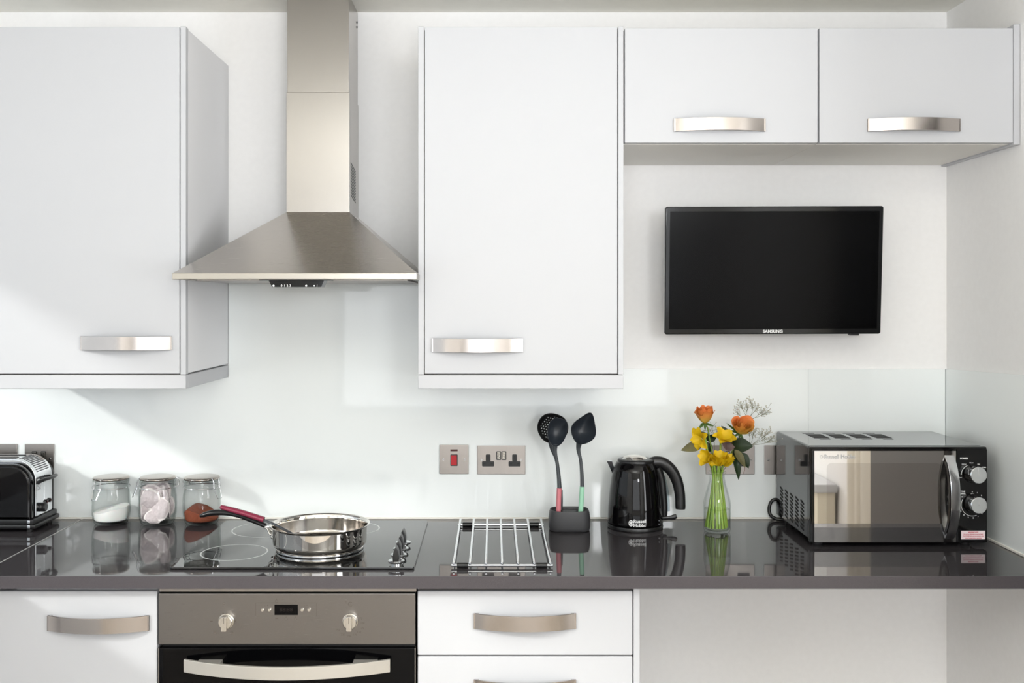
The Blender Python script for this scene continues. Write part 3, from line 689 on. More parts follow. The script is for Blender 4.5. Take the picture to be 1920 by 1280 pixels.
def jar(label, x, D, clasp_ang):
    """clip-top jar; clasp_ang turns the wire clasp about the jar (0 = towards +x)"""
    r = thing('storage_jar', label, 'jar', (x, Y(D), ZT), 'clip-top glass jars', local=True)
    t = B(); lathe(t, JAR+INN, seg=64); g = obj('glass_body', t, 'jar_glass', r, 50)
    t = B(); lathe(t, [(.0462, .1215), (.0495, .1215), (.0500, .1235), (.0490, .1250), (.0462, .1250)], seg=64, close=True); obj('rubber_seal', t, 'jar_glass', r)
    t = B(); lathe(t, [(0, .1250), (.046, .1250), (.0490, .1262), (.0496, .1285), (.0490, .1310), (.0468, .1328), (.042, .1338), (.030, .1345), (0, .1350)], seg=64); obj('lid', t, 'lid_steel', r, 60)
    t = B(); R_ = .0510
    n = 64; tube(t, [(R_*math.cos(2*PI*k/n), R_*math.sin(2*PI*k/n), .1040) for k in range(n)], .0011, 8, closed=True)
    ca, sa = math.cos(clasp_ang), math.sin(clasp_ang)
    def W(o_, s_, z_): return (ca*o_ - sa*s_, sa*o_ + ca*s_, z_)
    for s_ in (-1, 1):      # lid bail: over the rim, down to the clasp pivot
        tube(t, smooth_pts([W(.040, s_*.0105, .1318), W(.049, s_*.0105, .1312), W(.0535, s_*.0105, .122), W(.0545, s_*.0105, .110), W(.056, s_*.010, .103)], 5), .0010, 7)
    tube(t, [W(.040, -.0105, .1318), W(.040, .0105, .1318)], .0010, 7)
    # hanging latch loop
    tube(t, smooth_pts([W(.054, .013, .106), W(.058, .0115, .098), W(.064, .009, .084), W(.067, .0065, .077), W(.067, -.0065, .077), W(.064, -.009, .084), W(.058, -.0115, .098), W(.054, -.013, .106)], 5), .0010, 7)
    tube(t, [W(.056, -.0125, .1035), W(.056, .0125, .1035)], .0014, 8)
    # hinge at the back
    for s_ in (-1, 1): tube(t, smooth_pts([W(-.050, s_*.011, .104), W(-.057, s_*.011, .107), W(-.0585, s_*.010, .116), W(-.053, s_*.009, .124), W(-.046, s_*.008, .1312)], 5), .0010, 7)
    tube(t, [W(-.0585, -.0115, .113), W(-.0585, .0115, .113)], .0012, 7)
    obj('wire_clasp', t, 'chrome_soft', r)
    return r
def filling(name, label, cat, x, D, level, m_, rough=0.0, rows=16):
    """granular heap filling the jar up to level(x, y)"""
    t = bmesh.new(); zs = [.0072+.0038*k for k in range(rows)]; seg = 64
    prof = [(0, .0072)]+[(jar_r(z_)-.0006, z_) for z_ in zs[1:]]
    top = [(prof[-1][0]*(1-k/12), zs[-1]+.0001) for k in range(1, 13)]
    lathe(t, prof+top, seg=seg)
    for v in t.verts:
        L_ = level(v.co.x, v.co.y)
        if v.co.z > L_: v.co.z = L_ + (random.uniform(-rough, rough) if rough and math.hypot(v.co.x, v.co.y) < .046 else 0)
    for v in t.verts:
        q_ = math.hypot(v.co.x, v.co.y); mx_ = jar_r(max(v.co.z, .0066))-.0006
        if q_ > mx_: v.co.x *= mx_/q_; v.co.y *= mx_/q_
    o = obj(name, t, m_, None, 60); o.location = (x, Y(D), ZT); return tag(o, label, cat, kind='stuff')
jx = [PX(208.5, 2.878), PX(295.5, 2.878), PX(378.5, 2.878)]
jar('clip-top glass jar of white sugar, beside the toaster', jx[0], 2.878, math.radians(-112))
jar('clip-top glass jar full of tea bags, between the other two jars', jx[1], 2.878, math.radians(190))
jar('clip-top glass jar of brown coffee, behind the pan handle', jx[2], 2.878, math.radians(-28))
filling('sugar', 'white sugar heaped in the jar beside the toaster', 'sugar', jx[0], 2.878, lambda x, y: .043+.19*x+.06*y+.001*math.sin(90*x), 'sugar_mat')
filling('ground_coffee', 'brown ground coffee in the jar behind the pan handle', 'coffee', jx[2], 2.878, lambda x, y: .040-.32*x+.05*y-.010*max(0, x/.05)-5*max(0, -x-.02)**2*6, 'coffee_mat', .0009)
# round tea bags standing crumpled in the middle jar: (dx, dy, z, yaw, pitch, roll, radius)
TB = [(-.016, -.030, .074, 14, 12, 10, .032), (.018, -.028, .046, -16, -14, 25, .033), (-.026, -.022, .036, 42, 8, 0, .027), (-.002, -.034, .024, 4, -38, 15, .024),
      (.026, -.016, .082, -48, 8, 0, .030), (-.004, -.010, .056, 5, 8, 0, .036), (.012, .006, .086, -25, -10, 0, .032), (-.024, .006, .080, 32, 4, 0, .031), (.010, .022, .046, 8, 0, 0, .034), (-.010, .026, .078, -12, 6, 0, .032), (.034, -.004, .040, -70, 0, 0, .026), (-.034, .0, .050, 74, 0, 0, .028)]
def teabag_mesh(seed, R_):
    rnd = random.Random(seed); t = bmesh.new(); seg = 40; ph = [rnd.uniform(0, 6.28) for _ in range(4)]
    def wav(a, q): return q*q*(.0022*math.sin(2*a+ph[0])+.0013*math.sin(5*a+ph[1])+.0007*math.sin(9*a+ph[2]))
    rr = [0, .25, .5, .7, .84, .90, .95, 1.0]
    for s_ in (1, -1):
        rings = []
        for q in rr:
            bulge = .0048*max(0, 1-(q/.86)**2)**.6 if q < .86 else .0
            if q == 0: rings.append([t.verts.new((0, s_*bulge, 0))]); continue
            rings.append([t.verts.new((R_*q*math.cos(2*PI*k/seg)*(1+.03*math.sin(3*2*PI*k/seg+ph[3])), s_*(bulge+.0003)+wav(2*PI*k/seg, q)+.0006*math.sin(14*q+4*2*PI*k/seg), R_*q*math.sin(2*PI*k/seg))) for k in range(seg)])
        for i, (a, b) in enumerate(zip(rings, rings[1:])):
            for k in range(seg):
                k2 = (k+1) % seg
                f_ = t.faces.new((a[0], b[k], b[k2])) if len(a) == 1 else t.faces.new((a[k], b[k], b[k2], a[k2]))
                f_.material_index = 1 if rr[i+1] > .86 else 0
    bmesh.ops.remove_doubles(t, verts=t.verts, dist=1e-5); bmesh.ops.recalc_face_normals(t, faces=t.faces); return t
for i, (dx, dy, dz, yaw, pi_, ro, R_) in enumerate(TB):
    t = teabag_mesh(i, R_); c_ = Vector((dx, dy, dz))
    bmesh.ops.transform(t, matrix=Matrix.Translation(c_) @ Euler((math.radians(pi_), math.radians(ro), math.radians(yaw))).to_matrix().to_4x4(), verts=t.verts)
    for v in t.verts:       # pressed against the glass
        v.co.z = max(v.co.z, .0075); q_ = math.hypot(v.co.x, v.co.y); mx_ = jar_r(v.co.z)-.001
        if q_ > mx_: v.co.x *= mx_/q_; v.co.y *= mx_/q_
    o = obj('tea_bag', t, ['teabag_mat', 'teabag_rim'], None, 60); o.location = (jx[1], Y(2.878), ZT)
    tag(o, 'round crumpled white tea bag in the middle glass jar', 'tea bag', 'tea bags in the middle jar')

# ------------------------------------------------------------------ frying pan and the spatula lying in it
pc = (-.435, Y(2.560)); zb = zg+.0003
r = thing('saute_pan', 'shiny stainless steel pan with black handle on the hob', 'pan', (pc[0], pc[1], zb), local=True)
t = B(); H_ = .0625; R_ = .1225
lathe(t, [(0, .0), (.106, .0), (.1085, .0012), (.1085, .0052), (.107, .0062), (.109, .0072), (.1105, .009), (.113, .0115), (.1155, .016), (.1165, .022), (.1178, H_-.006), (.1195, H_-.003), (.1235, H_-.0008), (.1245, H_), (.1235, H_+.0008), (.1205, H_), (.1172, H_-.004), (.1160, H_-.012), (.1145, .022), (.111, .014), (.104, .0105), (0, .0098)], seg=128)
for f_ in t.faces:
    c_ = f_.calc_center_median(); f_.material_index = 1 if (c_.z > .009 and math.hypot(c_.x, c_.y) < .1165 and f_.normal.dot(Vector((c_.x, c_.y, -1))) < 0) else 0
obj('pan_body', t, ['polished', 'pan_in'], r, 40)
t = B()
lathe(t, [(.1088, .0010), (.1092, .0030), (.1088, .0050)], seg=96); obj('base_disc_rim', t, 'chrome_soft', r)
t = B()
hd = Vector((-1, .06, 0)).normalized()
def hp(d, z): return (hd.x*d, hd.y*d, z)
for s_ in (-1, 1):
    so = Vector((-hd.y, hd.x, 0))*s_*.0125
    tube(t, [Vector(hp(.1175, .032))+so*.8, Vector(hp(.126, .036))+so*.7, Vector(hp(.132, .046))+so*.25, Vector(hp(.140, .053))+so*.1], .0028, 8)
for zr_ in (.043, .026):
    q = bmesh.new(); bmesh.ops.create_uvsphere(q, u_segments=16, v_segments=8, radius=.0052); merge(t, q, 0, Matrix.Translation(hp(.1205, zr_)))
obj('rivet_bracket', t, 'polished', r, 60)
t = B(); box(t, -.008, .008, -.0045, .0045, -.0035, .0035, .0015, mtx=Matrix.Translation(hp(.136, .0515)) @ Matrix.Rotation(math.atan2(hd.y, hd.x), 4, 'Z')); obj('handle_ferrule', t, 'chrome', r)
t = B()
pts = smooth_pts([hp(.139, .0545), hp(.155, .0620), hp(.175, .0700), hp(.208, .0810), hp(.242, .0865), hp(.275, .0855), hp(.297, .0800), hp(.307, .0765)], 6)
tube(t, pts, [.0060, .0072, .0076, .0074, .0076, .0078, .0065, .0030], 20, flat=(.95, 1.35)); obj('handle', t, 'black_satin', r, 60)
# spatula: burgundy grip over the pan handle, nylon shaft down into the pan
r = thing('spatula', 'burgundy-handled black spatula leaning over the pan handle into the pan', 'spatula', (pc[0], pc[1], zb), local=True)
def pl(px, py, D): return Vector((PX(px, D)-pc[0], Y(D)-pc[1], PZ(py, D)-zb))
g0, g1 = pl(413, 949.5, 2.545), pl(495, 974, 2.545)
t = B(); mid = g0.lerp(g1, .5)+Vector((0, 0, .0012)); tube(t, smooth_pts([g0, g0.lerp(g1, .08), mid, g1], 8), [.0034, .0058, .0070, .0076, .0080, .0082, .0082], 20, flat=(.85, 1.25)); gr = obj('grip', t, 'burgundy', r, 60)
t = B(); hh_ = g0.lerp(g1, .09); tube(t, [hh_+Vector((-.004, 0, .0048)), hh_+Vector((.007, 0, .0032))], .0018, 10, flat=(.6, 1.3)); obj('hanging_hole', t, 'dark_red', gr)
t = B(); tube(t, smooth_pts([g1-Vector((.004, 0, -.001)), pl(515, 983, 2.53), pl(530, 991, 2.525), pl(545, 999, 2.535), Vector((-.025, -.025, .016))], 6), [.0034, .0036, .0038, .0040], 12, flat=(.8, 1.3)); obj('shaft', t, 'grey_plastic', r, 60)
t = B()
prism(t, [(-.030, -.040), (-.012, -.048), (.045, -.046), (.052, -.012), (-.012, .0), (-.030, -.012)], .0125, .0150, 'Z', 0, .0008)
obj('blade', t, 'head_nylon', r)

# ------------------------------------------------------------------ chrome trivet rack
r = thing('trivet', 'chrome wire trivet with seven bars and black end sleeves on the worktop', 'trivet', (.021, Y(2.62), ZT))
DF, DR = 2.394, 2.832; zb_ = .9135
xf0, xf1 = PX(846, DF), PX(1037, DF); yF, yR = Y(DF), Y(DR)
for yy, nm in ((yF, 'cross_bar'), (yR, 'cross_bar')):
    t = B(); cyl(t, ((xf0+xf1)/2, yy, zb_), .0034, xf1-xf0, 'X', 16, 0, .0012); obj(nm, t, 'chrome', r)
for k in range(7):
    x = xf0+.0062+(xf1-xf0-.0124)*k/6; t = B()
    cyl(t, (x, (yF+Y(2.872))/2-.002, zb_+.0060), .0031, Y(2.872)-yF+.006, 'Y', 16, 0, .001); obj('bar', t, 'chrome', r)
for yy in (yF, yR):
    for a, b in ((.0135, .040), (-.040, -.0135)):
        x0 = xf0+a if a > 0 else xf1+a; x1 = x0+.0265
        t = B(); cyl(t, ((x0+x1)/2, yy, zb_), .0064, x1-x0, 'X', 24, 0, .0008); obj('end_sleeve', t, 'black_satin', r)

# ------------------------------------------------------------------ utensil holder and utensils
ux, uD = PX(1067.5, 2.80), 2.80
r = thing('utensil_holder', 'small charcoal plastic utensil holder standing left of the kettle', 'holder', (ux, Y(uD), ZT), local=True)
def ell(w_, d_, z_, n=48, p=3.2, cx=0, cy=0):
    out = []
    for k in range(n):
        a = 2*PI*k/n; c_, s_ = math.cos(a), math.sin(a)
        out.append((cx+w_*math.copysign(abs(c_)**(2/p), c_), cy+d_*math.copysign(abs(s_)**(2/p), s_), z_))
    return out
t = B(); loft(t, [ell(.050, .036, .0), ell(.0545, .040, .002), ell(.0565, .042, .010), ell(.0570, .042, .030), ell(.0545, .0405, .050), ell(.0525, .0385, .0560), ell(.0505, .0365, .0565), ell(.0490, .0350, .053), ell(.048, .034, .050)])
hd_ = obj('holder_body', t, 'charcoal', r, 50)
t = B(); 
for sx_ in (-.031, .031): loft(t, [ell(.0125, .022, .0502, 24, 2.6, sx_, -.004), ell(.0125, .022, .0507, 24, 2.6, sx_, -.004)])
obj('slot', t, 'slot_dark', hd_)
UG = 'nylon utensils in the charcoal holder'
def P3(px, py, D): return Vector((PX(px, D), Y(D), PZ(py, D)))
def bowl(bm, c, w_, h_, depth, tipx=0.0, tipz=0.0, n=40, rings=9, th=.0022, holes=False, yaw=0.0, roll=0.0, square=2.0):
    """open scoop facing -y: outline w x h, hollowed to depth; tip pulls the outline to a point"""
    def outl(a):
        c_, s_ = math.cos(a), math.sin(a)
        x = w_*math.copysign(abs(c_)**(2/square), c_); z = h_*math.copysign(abs(s_)**(2/square), s_)
        if s_ < -.05: x *= 1-.30*abs(s_)**1.5
        k_ = max(0, math.cos(a-math.atan2(tipz, tipx)))**7 if (tipx or tipz) else 0
        return x+tipx*k_, z+tipz*k_
    front = []; back = []
    q = bmesh.new()
    for i in range(rings+1):
        u = i/rings; fr_ = []; bk_ = []
        for k in range(n):
            x, z = outl(2*PI*k/n); y = depth*(1-u**2.2); yb_ = y+th
            fr_.append(q.verts.new((x*u, y-depth*.15, z*u))) if u else None
            bk_.append(q.verts.new((x*u*1.015, yb_-depth*.15, z*u*1.015))) if u else None
        if u == 0:
            fr_ = [q.verts.new((0, depth*.85, 0))]; bk_ = [q.verts.new((0, depth*.85+th, 0))]
        front.append(fr_); back.append(bk_)
    for R__ in (front, back):
        for i, (a, b) in enumerate(zip(R__, R__[1:])):
            for k in range(n):
                k2 = (k+1) % n
                if len(a) == 1: q.faces.new((a[0], b[k], b[k2]))
                else: q.faces.new((a[k], b[k], b[k2], a[k2]))
    a, b = front[-1], back[-1]
    for k in range(n): q.faces.new((a[k], a[(k+1) % n], b[(k+1) % n], b[k]))
    bmesh.ops.recalc_face_normals(q, faces=q.faces)
    merge(bm, q, 0, Matrix.Translation(c) @ Euler((math.radians(-4), math.radians(roll), math.radians(yaw))).to_matrix().to_4x4())
def utensil(name, label, cat, shaft, grip, gm, head, D):
    r = thing(name, label, cat, (grip[0].x, grip[0].y, .96), UG)
    t = B(); tube(t, smooth_pts(grip, 6), .0068, 20, flat=(1.0, .95)); g_ = obj('grip', t, gm, r, 60)
    t = B(); tube(t, smooth_pts(shaft, 8), [.0055, .0052, .0045, .0046, .006, .0085], 16, flat=(.75, 1.0), up=(0, 1, 0)); obj('shaft', t, 'grey_plastic', r, 60)
    t = B(); head(t); obj('head', t, 'head_nylon', r, 50); return r
Du = 2.79
utensil('serving_spoon', 'grey spoon with pink-red grip, in front of the slotted spoon', 'spoon',
        [P3(1048.5, 916, Du), P3(1047.5, 895, Du), P3(1044, 865, Du), P3(1040.5, 845, Du), P3(1041, 832, Du-.002)],
        [P3(1047, 963, Du), P3(1047.5, 940, Du), P3(1048.5, 915, Du)], 'pink_grip',
        lambda t: bowl(t, P3(1044, 810, Du-.004), .0255, .0380, .024, .004, .003, square=2.5, roll=6), Du)
Ds = 2.825
t_ = None
r = thing('slotted_spoon', 'dark perforated spoon behind the pink-gripped spoon', 'spoon', (PX(1050, Ds), Y(Ds), .96), UG)
t = B(); tube(t, smooth_pts([P3(1050.5, 963, Ds), P3(1051, 940, Ds), P3(1050.5, 918, Ds)], 6), .0064, 16); obj('grip', t, 'grey_plastic', r, 60)
t = B(); tube(t, smooth_pts([P3(1050, 918, Ds), P3(1048, 890, Ds), P3(1043, 860, Ds), P3(1036, 842, Ds), P3(1033, 828, Ds)], 8), [.005, .0045, .006, .008], 14, flat=(.75, 1), up=(0, 1, 0)); obj('shaft', t, 'grey_plastic', r, 60)
# perforated head: grid surface with real holes
q = bmesh.new(); W_, Hh = .0410, .0395; N_ = 46; grid = {}
def inside(x, z):
    zz__ = z/Hh; ww = W_*(1-.22*max(0, -zz__)**1.5); return abs(x/ww)**2.3+abs(zz__)**2.3
for i in range(N_+1):
    for j in range(N_+1):
        x = -W_+2*W_*i/N_; z = -Hh+2*Hh*j/N_; s_ = inside(x, z)
        if s_ > 1:
            k_ = s_**(-1/2.3); x *= k_; z *= k_; s_ = 1
        grid[i, j] = q.verts.new((x, .017*(1-s_), z))
for i in range(N_):
    for j in range(N_):
        x = -W_+2*W_*(i+.5)/N_; z = -Hh+2*Hh*(j+.5)/N_
        if inside(x, z) > 1.0: continue
        row = j//4; hole = (j % 4 in (1, 2)) and ((i+2*(row % 2)) % 4 in (1, 2)) and inside(x, z) < .62
        if not hole: q.faces.new((grid[i, j], grid[i+1, j], grid[i+1, j+1], grid[i, j+1]))
bmesh.ops.delete(q, geom=[v for v in q.verts if not v.link_faces], context='VERTS')
bmesh.ops.remove_doubles(q, verts=q.verts, dist=1e-5)
bmesh.ops.solidify(q, geom=q.faces[:], thickness=-.0016)
t = B(); merge(t, q, 0, Matrix.Translation(P3(1036, 803, Ds)) @ Euler((0, math.radians(14), math.radians(-6))).to_matrix().to_4x4())
rimp = []
for k in range(64):
    a = 2*PI*k/64; s_ = inside(W_*math.cos(a), Hh*math.sin(a))**(-1/2.3); rimp.append(Matrix.Translation(P3(1036, 803, Ds)) @ Euler((0, math.radians(14), math.radians(-6))).to_matrix().to_4x4() @ Vector((W_*math.cos(a)*s_, 0, Hh*math.sin(a)*s_)))
tube(t, rimp, .0022, 8, closed=True, flat=(1, 1.3))
obj('perforated_head', t, 'black_satin', r, 50)
utensil('ladle', 'grey pointed ladle with mint green grip, nearest the kettle', 'ladle',
        [P3(1091.5, 914, Du), P3(1091, 890, Du), P3(1088.5, 862, Du), P3(1084.5, 843, Du), P3(1086, 830, Du-.004)],
        [P3(1088.5, 963, Du), P3(1090, 940, Du), P3(1091.5, 912, Du)], 'mint_grip',
        lambda t: bowl(t, P3(1093, 809, Du-.008), .0355, .0355, .036, .000, .020, square=2.0, roll=24, yaw=8), Du)

# ------------------------------------------------------------------ kettle
kD = 2.832; r = thing('kettle', 'glossy black electric kettle with white lettering near its base', 'kettle', (PX(1191, kD), Y(kD), ZT), local=True)
def kr(z):   # body radius
    P_ = [(0, .0765), (.02, .0765), (.06, .0745), (.10, .0710), (.14, .0655), (.165, .0600), (.176, .0545), (.182, .047)]
    for (z0, r0), (z1, r1) in zip(P_, P_[1:]):
        if z <= z1: return r0+(r1-r0)*(z-z0)/(z1-z0)
    return .047
t = B(); lathe(t, [(0, .0), (.0740, .0), (.0765, .002), (.0770, .007), (.0755, .011)], seg=80); obj('power_base', t, 'black_satin', r)
t = B(); pr = [(0, .012), (.074, .012)] + [(kr(z_), z_) for z_ in [.014+.006*k for k in range(28)]] + [(.0520, .1805), (.047, .1845), (0, .185)]
lathe(t, pr, seg=96); bd = obj('body', t, 'black_gloss', r, 60)
t = B(); lathe(t, [(.0505, .181), (.0508, .1865), (.049, .1890), (.044, .1905), (0, .1915)], (.002, 0, 0), 64); ld = obj('lid', t, 'black_satin', r, 60)
t = B(); lathe(t, [(0, .012), (.018, .0105), (.030, .006), (.035, .0)], (-.002, -.006, .1895), 40, sx=1.0, sy=.8); obj('lid_cap', t, 'polished', ld, 60)
t = B(); sp2 = [[(-.050, .012, .150), (-.050, -.012, .150), (-.060, 0, .140)], [(-.062, .013, .172), (-.062, -.013, .172), (-.071, 0, .166)], [(-.0655, .010, .184), (-.0655, -.010, .184), (-.079, 0, .183)]]
loft(t, sp2); obj('spout', t, 'chrome_soft', bd, 60)
# handle: thick arc from the lid line out and down
t = B(); pts = smooth_pts([(.040, 0, .176), (.058, 0, .180), (.078, 0, .176), (.100, 0, .158), (.116, 0, .128), (.124, 0, .092), (.1255, 0, .062), (.1255, 0, .050)], 7)
tube(t, pts, [.013, .0145, .0145, .0145, .0138, .0132, .0125, .0125, .0118], 20, flat=(.85, 1.15), up=(0, 1, 0))
obj('handle', t, 'black_satin', bd, 60)
t = B(); pts = smooth_pts([(.060, 0, .165), (.071, 0, .135), (.077, 0, .09), (.080, 0, .05), (.079, 0, .022)], 6)
tube(t, pts, [.016, .014, .013, .012, .010], 16, flat=(1.0, .85), up=(0, 1, 0)); obj('rear_spine', t, 'black_satin', bd, 60)
t = B(); tube(t, smooth_pts([(.0790, -.004, .142), (.0865, -.004, .11), (.0905, -.004, .08), (.0915, -.004, .045)], 5), .0042, 12); obj('water_gauge', t, 'kettle_gauge', bd, 60)
t = B(); tube(t, smooth_pts([(.074, -.012, .027), (.095, -.012, .0285), (.105, -.012, .030), (.113, -.012, .033)], 5), [.004, .0045, .0065, .007, .005], 12, flat=(.55, 1.0), up=(0, 1, 0)); obj('switch_lever', t, 'black_satin', bd, 60)
t = B(); 
for z_ in (.019, .029): box(t, .056, .060, -.0545, -.0525, z_-.0015, z_+.0015)
obj('indicator', t, 'grey_plastic', bd)
def wrap(v0, z0, a0):
    def fn(v):
        z = v.z+z0; R__ = kr(z)+.0005; a = a0+v.x/R__
        return Vector((R__*math.sin(a), -R__*math.cos(a)+v.y*.2, z))
    return fn
t = B(); a0_ = -.20
add_text(t, 'Russell', .0125, (0, 0, 0), align='LEFT', bold=.0003, fn=wrap(0, .0315, a0_)); add_text(t, 'Hobbs', .0125, (0, 0, 0), align='LEFT', bold=.0003, fn=wrap(0, .0205, a0_))
fn = wrap(0, .026, a0_-.085); q = bmesh.new()
for ra, rb, n in ((.0052, .0066, 32), (.0, .0030, 24)):
    for k in range(n):
        a, b = 2*PI*k/n, 2*PI*(k+1)/n
        vs = [(rb*math.cos(a), rb*1.25*math.sin(a)), (rb*math.cos(b), rb*1.25*math.sin(b)), (ra*math.cos(b), ra*1.25*math.sin(b)), (ra*math.cos(a), ra*1.25*math.sin(a))]
        if ra == 0: vs = vs[:3]
        q.faces.new([q.verts.new(fn(Vector((x, 0, z)))) for x, z in vs])
for k in range(6):
    a = PI/6+2*PI*k/6; c_, s_ = math.cos(a), math.sin(a)
    vs = [(.003*c_-.0006*s_, .0037*s_+.0006*c_), (.0055*c_-.0006*s_, .0068*s_+.0006*c_), (.0055*c_+.0006*s_, .0068*s_-.0006*c_), (.003*c_+.0006*s_, .0037*s_-.0006*c_)]
    q.faces.new([q.verts.new(fn(Vector((x, 0, z)))) for x, z in vs])
merge(t, q); obj('brand_lettering', t, 'white_print', bd)

# ------------------------------------------------------------------ microwave
mD = 2.60; mx0, mx1 = PX(1517, 2.612), PX(1852, 2.60); mz0, mz1 = PZ(1018, 2.6), PZ(838, 2.6)
r = thing('microwave', 'black microwave oven with mirrored door in the right corner', 'microwave', ((mx0+mx1)/2, Y(2.76), ZT))
t = B(); prism(t, rrect(mx0, mx1-.004, mz0+.006, mz1+.001, .006), Y(2.622), Y(2.912), 'Y', 0, .0012); bd = obj('body', t, 'mw_side', r, 40)
t = B()
for i in range(5):
    for j in range(8):
        d_ = 2.862-.048*i; z_ = 1.008-.0098*j
        tube(t, [(mx0+.001, Y(d_)+.015, z_+.0022), (mx0-.0003, Y(d_)+.008, z_+.0018), (mx0-.0003, Y(d_)-.010, z_-.0018), (mx0+.001, Y(d_)-.016, z_-.003)], .0030, 8, flat=(.9, .5), up=(0, 0, 1))
obj('side_vents', t, 'slot_dark', bd)
t = B(); zt_ = mz1+.001
for i in range(4):
    x = PX(1520, 2.80)+.0565*i
    box(t, x, x+.041, Y(2.845), Y(2.765), zt_-.001, zt_+.0005); box(t, x+.008, x+.035, Y(2.752), Y(2.740), zt_-.001, zt_+.0004, mi=1); box(t, x-.002, x+.03, Y(2.875), Y(2.862), zt_-.001, zt_+.0004, mi=1)
obj('top_vents', t, ['slot_dark', 'grille_dark'], bd)
t = B(); box(t, mx0+.0005, mx1, Y(2.604), Y(2.622), mz0, mz1, .003); fc = obj('front_frame', t, 'black_gloss', r)
dxa, dxb = PX(1522, 2.6), PX(1793, 2.6)
t = B(); box(t, dxa, dxb, Y(2.600), Y(2.6045), mz0+.002, PZ(842, 2.6), .0012); dr = obj('door', t, 'black_gloss', r)
yd = Y(2.600)
t = B(); box(t, PX(1527, 2.6), PX(1792, 2.6), yd-.0008, yd+.0005, PZ(988.5, 2.6), PZ(845, 2.6)); obj('mirror_glass', t, 'mirror_door', dr, label='mirrored door glass')
t = B(); box(t, PX(1527, 2.6), PX(1792, 2.6), yd-.0008, yd+.0005, PZ(1016, 2.6), PZ(988.8, 2.6)); obj('lower_band', t, 'mirror_band', dr)
t = B(); prism(t, rrect(PX(1550, 2.6), PX(1765, 2.6), PZ(988.2, 2.6), PZ(868, 2.6), .012, rs=(.012, .012, .001, .001)), yd-.0011, yd, 'Y'); obj('viewing_window', t, 'mirror_dark', dr, label='slightly darker window in the mirror')
t = B(); add_text(t, 'Russell Hobbs', .0148, (PX(1545, 2.6), yd-.0012, PZ(856, 2.6)), align='LEFT', bold=.0002, sx=.93); flatring(t, PX(1540, 2.6), PZ(856, 2.6), .003, .0042, yd-.001); obj('brand_lettering', t, 'silver_print', dr)
n = 28; pts = []; zA, zB_ = PZ(1009, 2.6), PZ(853, 2.6)
for k in range(n+1):
    u = k/n; s_ = 1-abs(2*u-1)**2.6; pts.append((zA+(zB_-zA)*u, yd-.002-.036*s_))
t = B(); ring = [(y, z) for z, y in pts]+[(y+.006 if 0 < k < n else y+.003, z) for k, (z, y) in reversed(list(enumerate(pts)))]
prism(t, ring, 1.1505, 1.1740, 'X', 0, .0012); obj('handle', t, 'chrome_soft', dr, 30)
t = B(); ring = [(y+.0075, z) for z, y in pts[1:-1]]+[(yd, pts[-2][0]), (yd, pts[1][0])]
ring2 = [(y+.001, z) for z, y in pts[2:-2]]+[(y+.012, z) for z, y in reversed(pts[2:-2])]
prism(t, ring2, 1.1485, 1.1500, 'X', 0); obj('handle_side', t, 'black_gloss', dr)
# control panel
yp = Y(2.6015)
t = B(); box(t, PX(1795, 2.6), mx1-.0005, yp, Y(2.6045), mz0+.002, PZ(842, 2.6), .001); cp = obj('control_panel', t, 'black_gloss', r)
kz1, kz2 = 1.0945, 1.0180; kx = 1.2165
t = B(); yq = yp-.0001
add_text(t, 'POWER', .0058, (PX(1808, 2.6), yq, PZ(859.5, 2.6)), bold=.0003);
for s_, u, v in (('Low', 1801.5, 895), ('Defrost', 1808, 870), ('M.Low', 1822, 867.5), ('Med', 1835.5, 870), ('M.High', 1845.5, 876), ('High', 1848.5, 895)):
    add_text(t, s_, .0036, (PX(u, 2.6), yq, PZ(v, 2.6)), bold=.0001)
kc = (PX(1823, 2.6), PZ(891, 2.6)); flatring(t, kc[0], kc[1], .0272, .0284, yq, 0, 26, math.radians(22), math.radians(178))
for a in (8, 38, 63, 90, 117, 172): cyl(t, (kc[0]+.0278*math.cos(math.radians(a)), yq, kc[1]+.0278*math.sin(math.radians(a))), .0013, .0012, 'Y', 10)
obj('power_dial_scale', t, 'white_print', cp); t = B()
kc2 = (PX(1823.5, 2.6), PZ(946.5, 2.6)); flatring(t, kc2[0], kc2[1], .0278, .0288, yq, 0, 36, math.radians(150), math.radians(292))
add_text(t, 'TIME', .0052, (PX(1806, 2.6), yq, PZ(921.5, 2.6)), bold=.0002); add_text(t, '(MIN)', .0050, (PX(1806, 2.6), yq, PZ(925.5, 2.6)), bold=.0002)
flatring(t, kc2[0], kc2[1], .0278, .0288, yq, 0, 26, math.radians(20), math.radians(98))
for k, s_ in enumerate(['0', '1', '2', '3', '4', '5', '6', '7', '8', '9', '10', '15', '20', '25', '30']):
    a = math.radians(90-22*k); add_text(t, s_, .0044, (kc2[0]+.0335*math.cos(a), yq, kc2[1]+.0335*math.sin(a)), bold=.0001) if kc2[0]+.0335*math.cos(a) < mx1-.004 else None
obj('timer_dial_scale', t, 'white_print', cp)
for kz, kcx in ((kz1, kc[0]), (kz2, kc2[0])):
    t = B(); cyl(t, (kcx+.002, yp-.002, kz), .0245, .005, 'Y', 48, 0, .001); kb = obj('knob_base', t, 'black_gloss', cp)
    t = B(); cyl(t, (kcx+.003, yp-.016, kz), .0208, .030, 'Y', 56, 0, .0015); box(t, kcx+.002, kcx+.004, yp-.0325, yp-.02, kz, kz+.018, .0006); obj('knob', t, 'chrome_soft', cp, 30)
t = B(); box(t, PX(1802.5, 2.6), PX(1847.5, 2.6), yp-.0006, yp+.0005, PZ(1011, 2.6), PZ(995, 2.6)); st = obj('warning_sticker', t, 'sticker', cp, label='small pale pink sticker with red text')
t = B(); u0 = (PX(1802.5, 2.6)+PX(1847.5, 2.6))/2
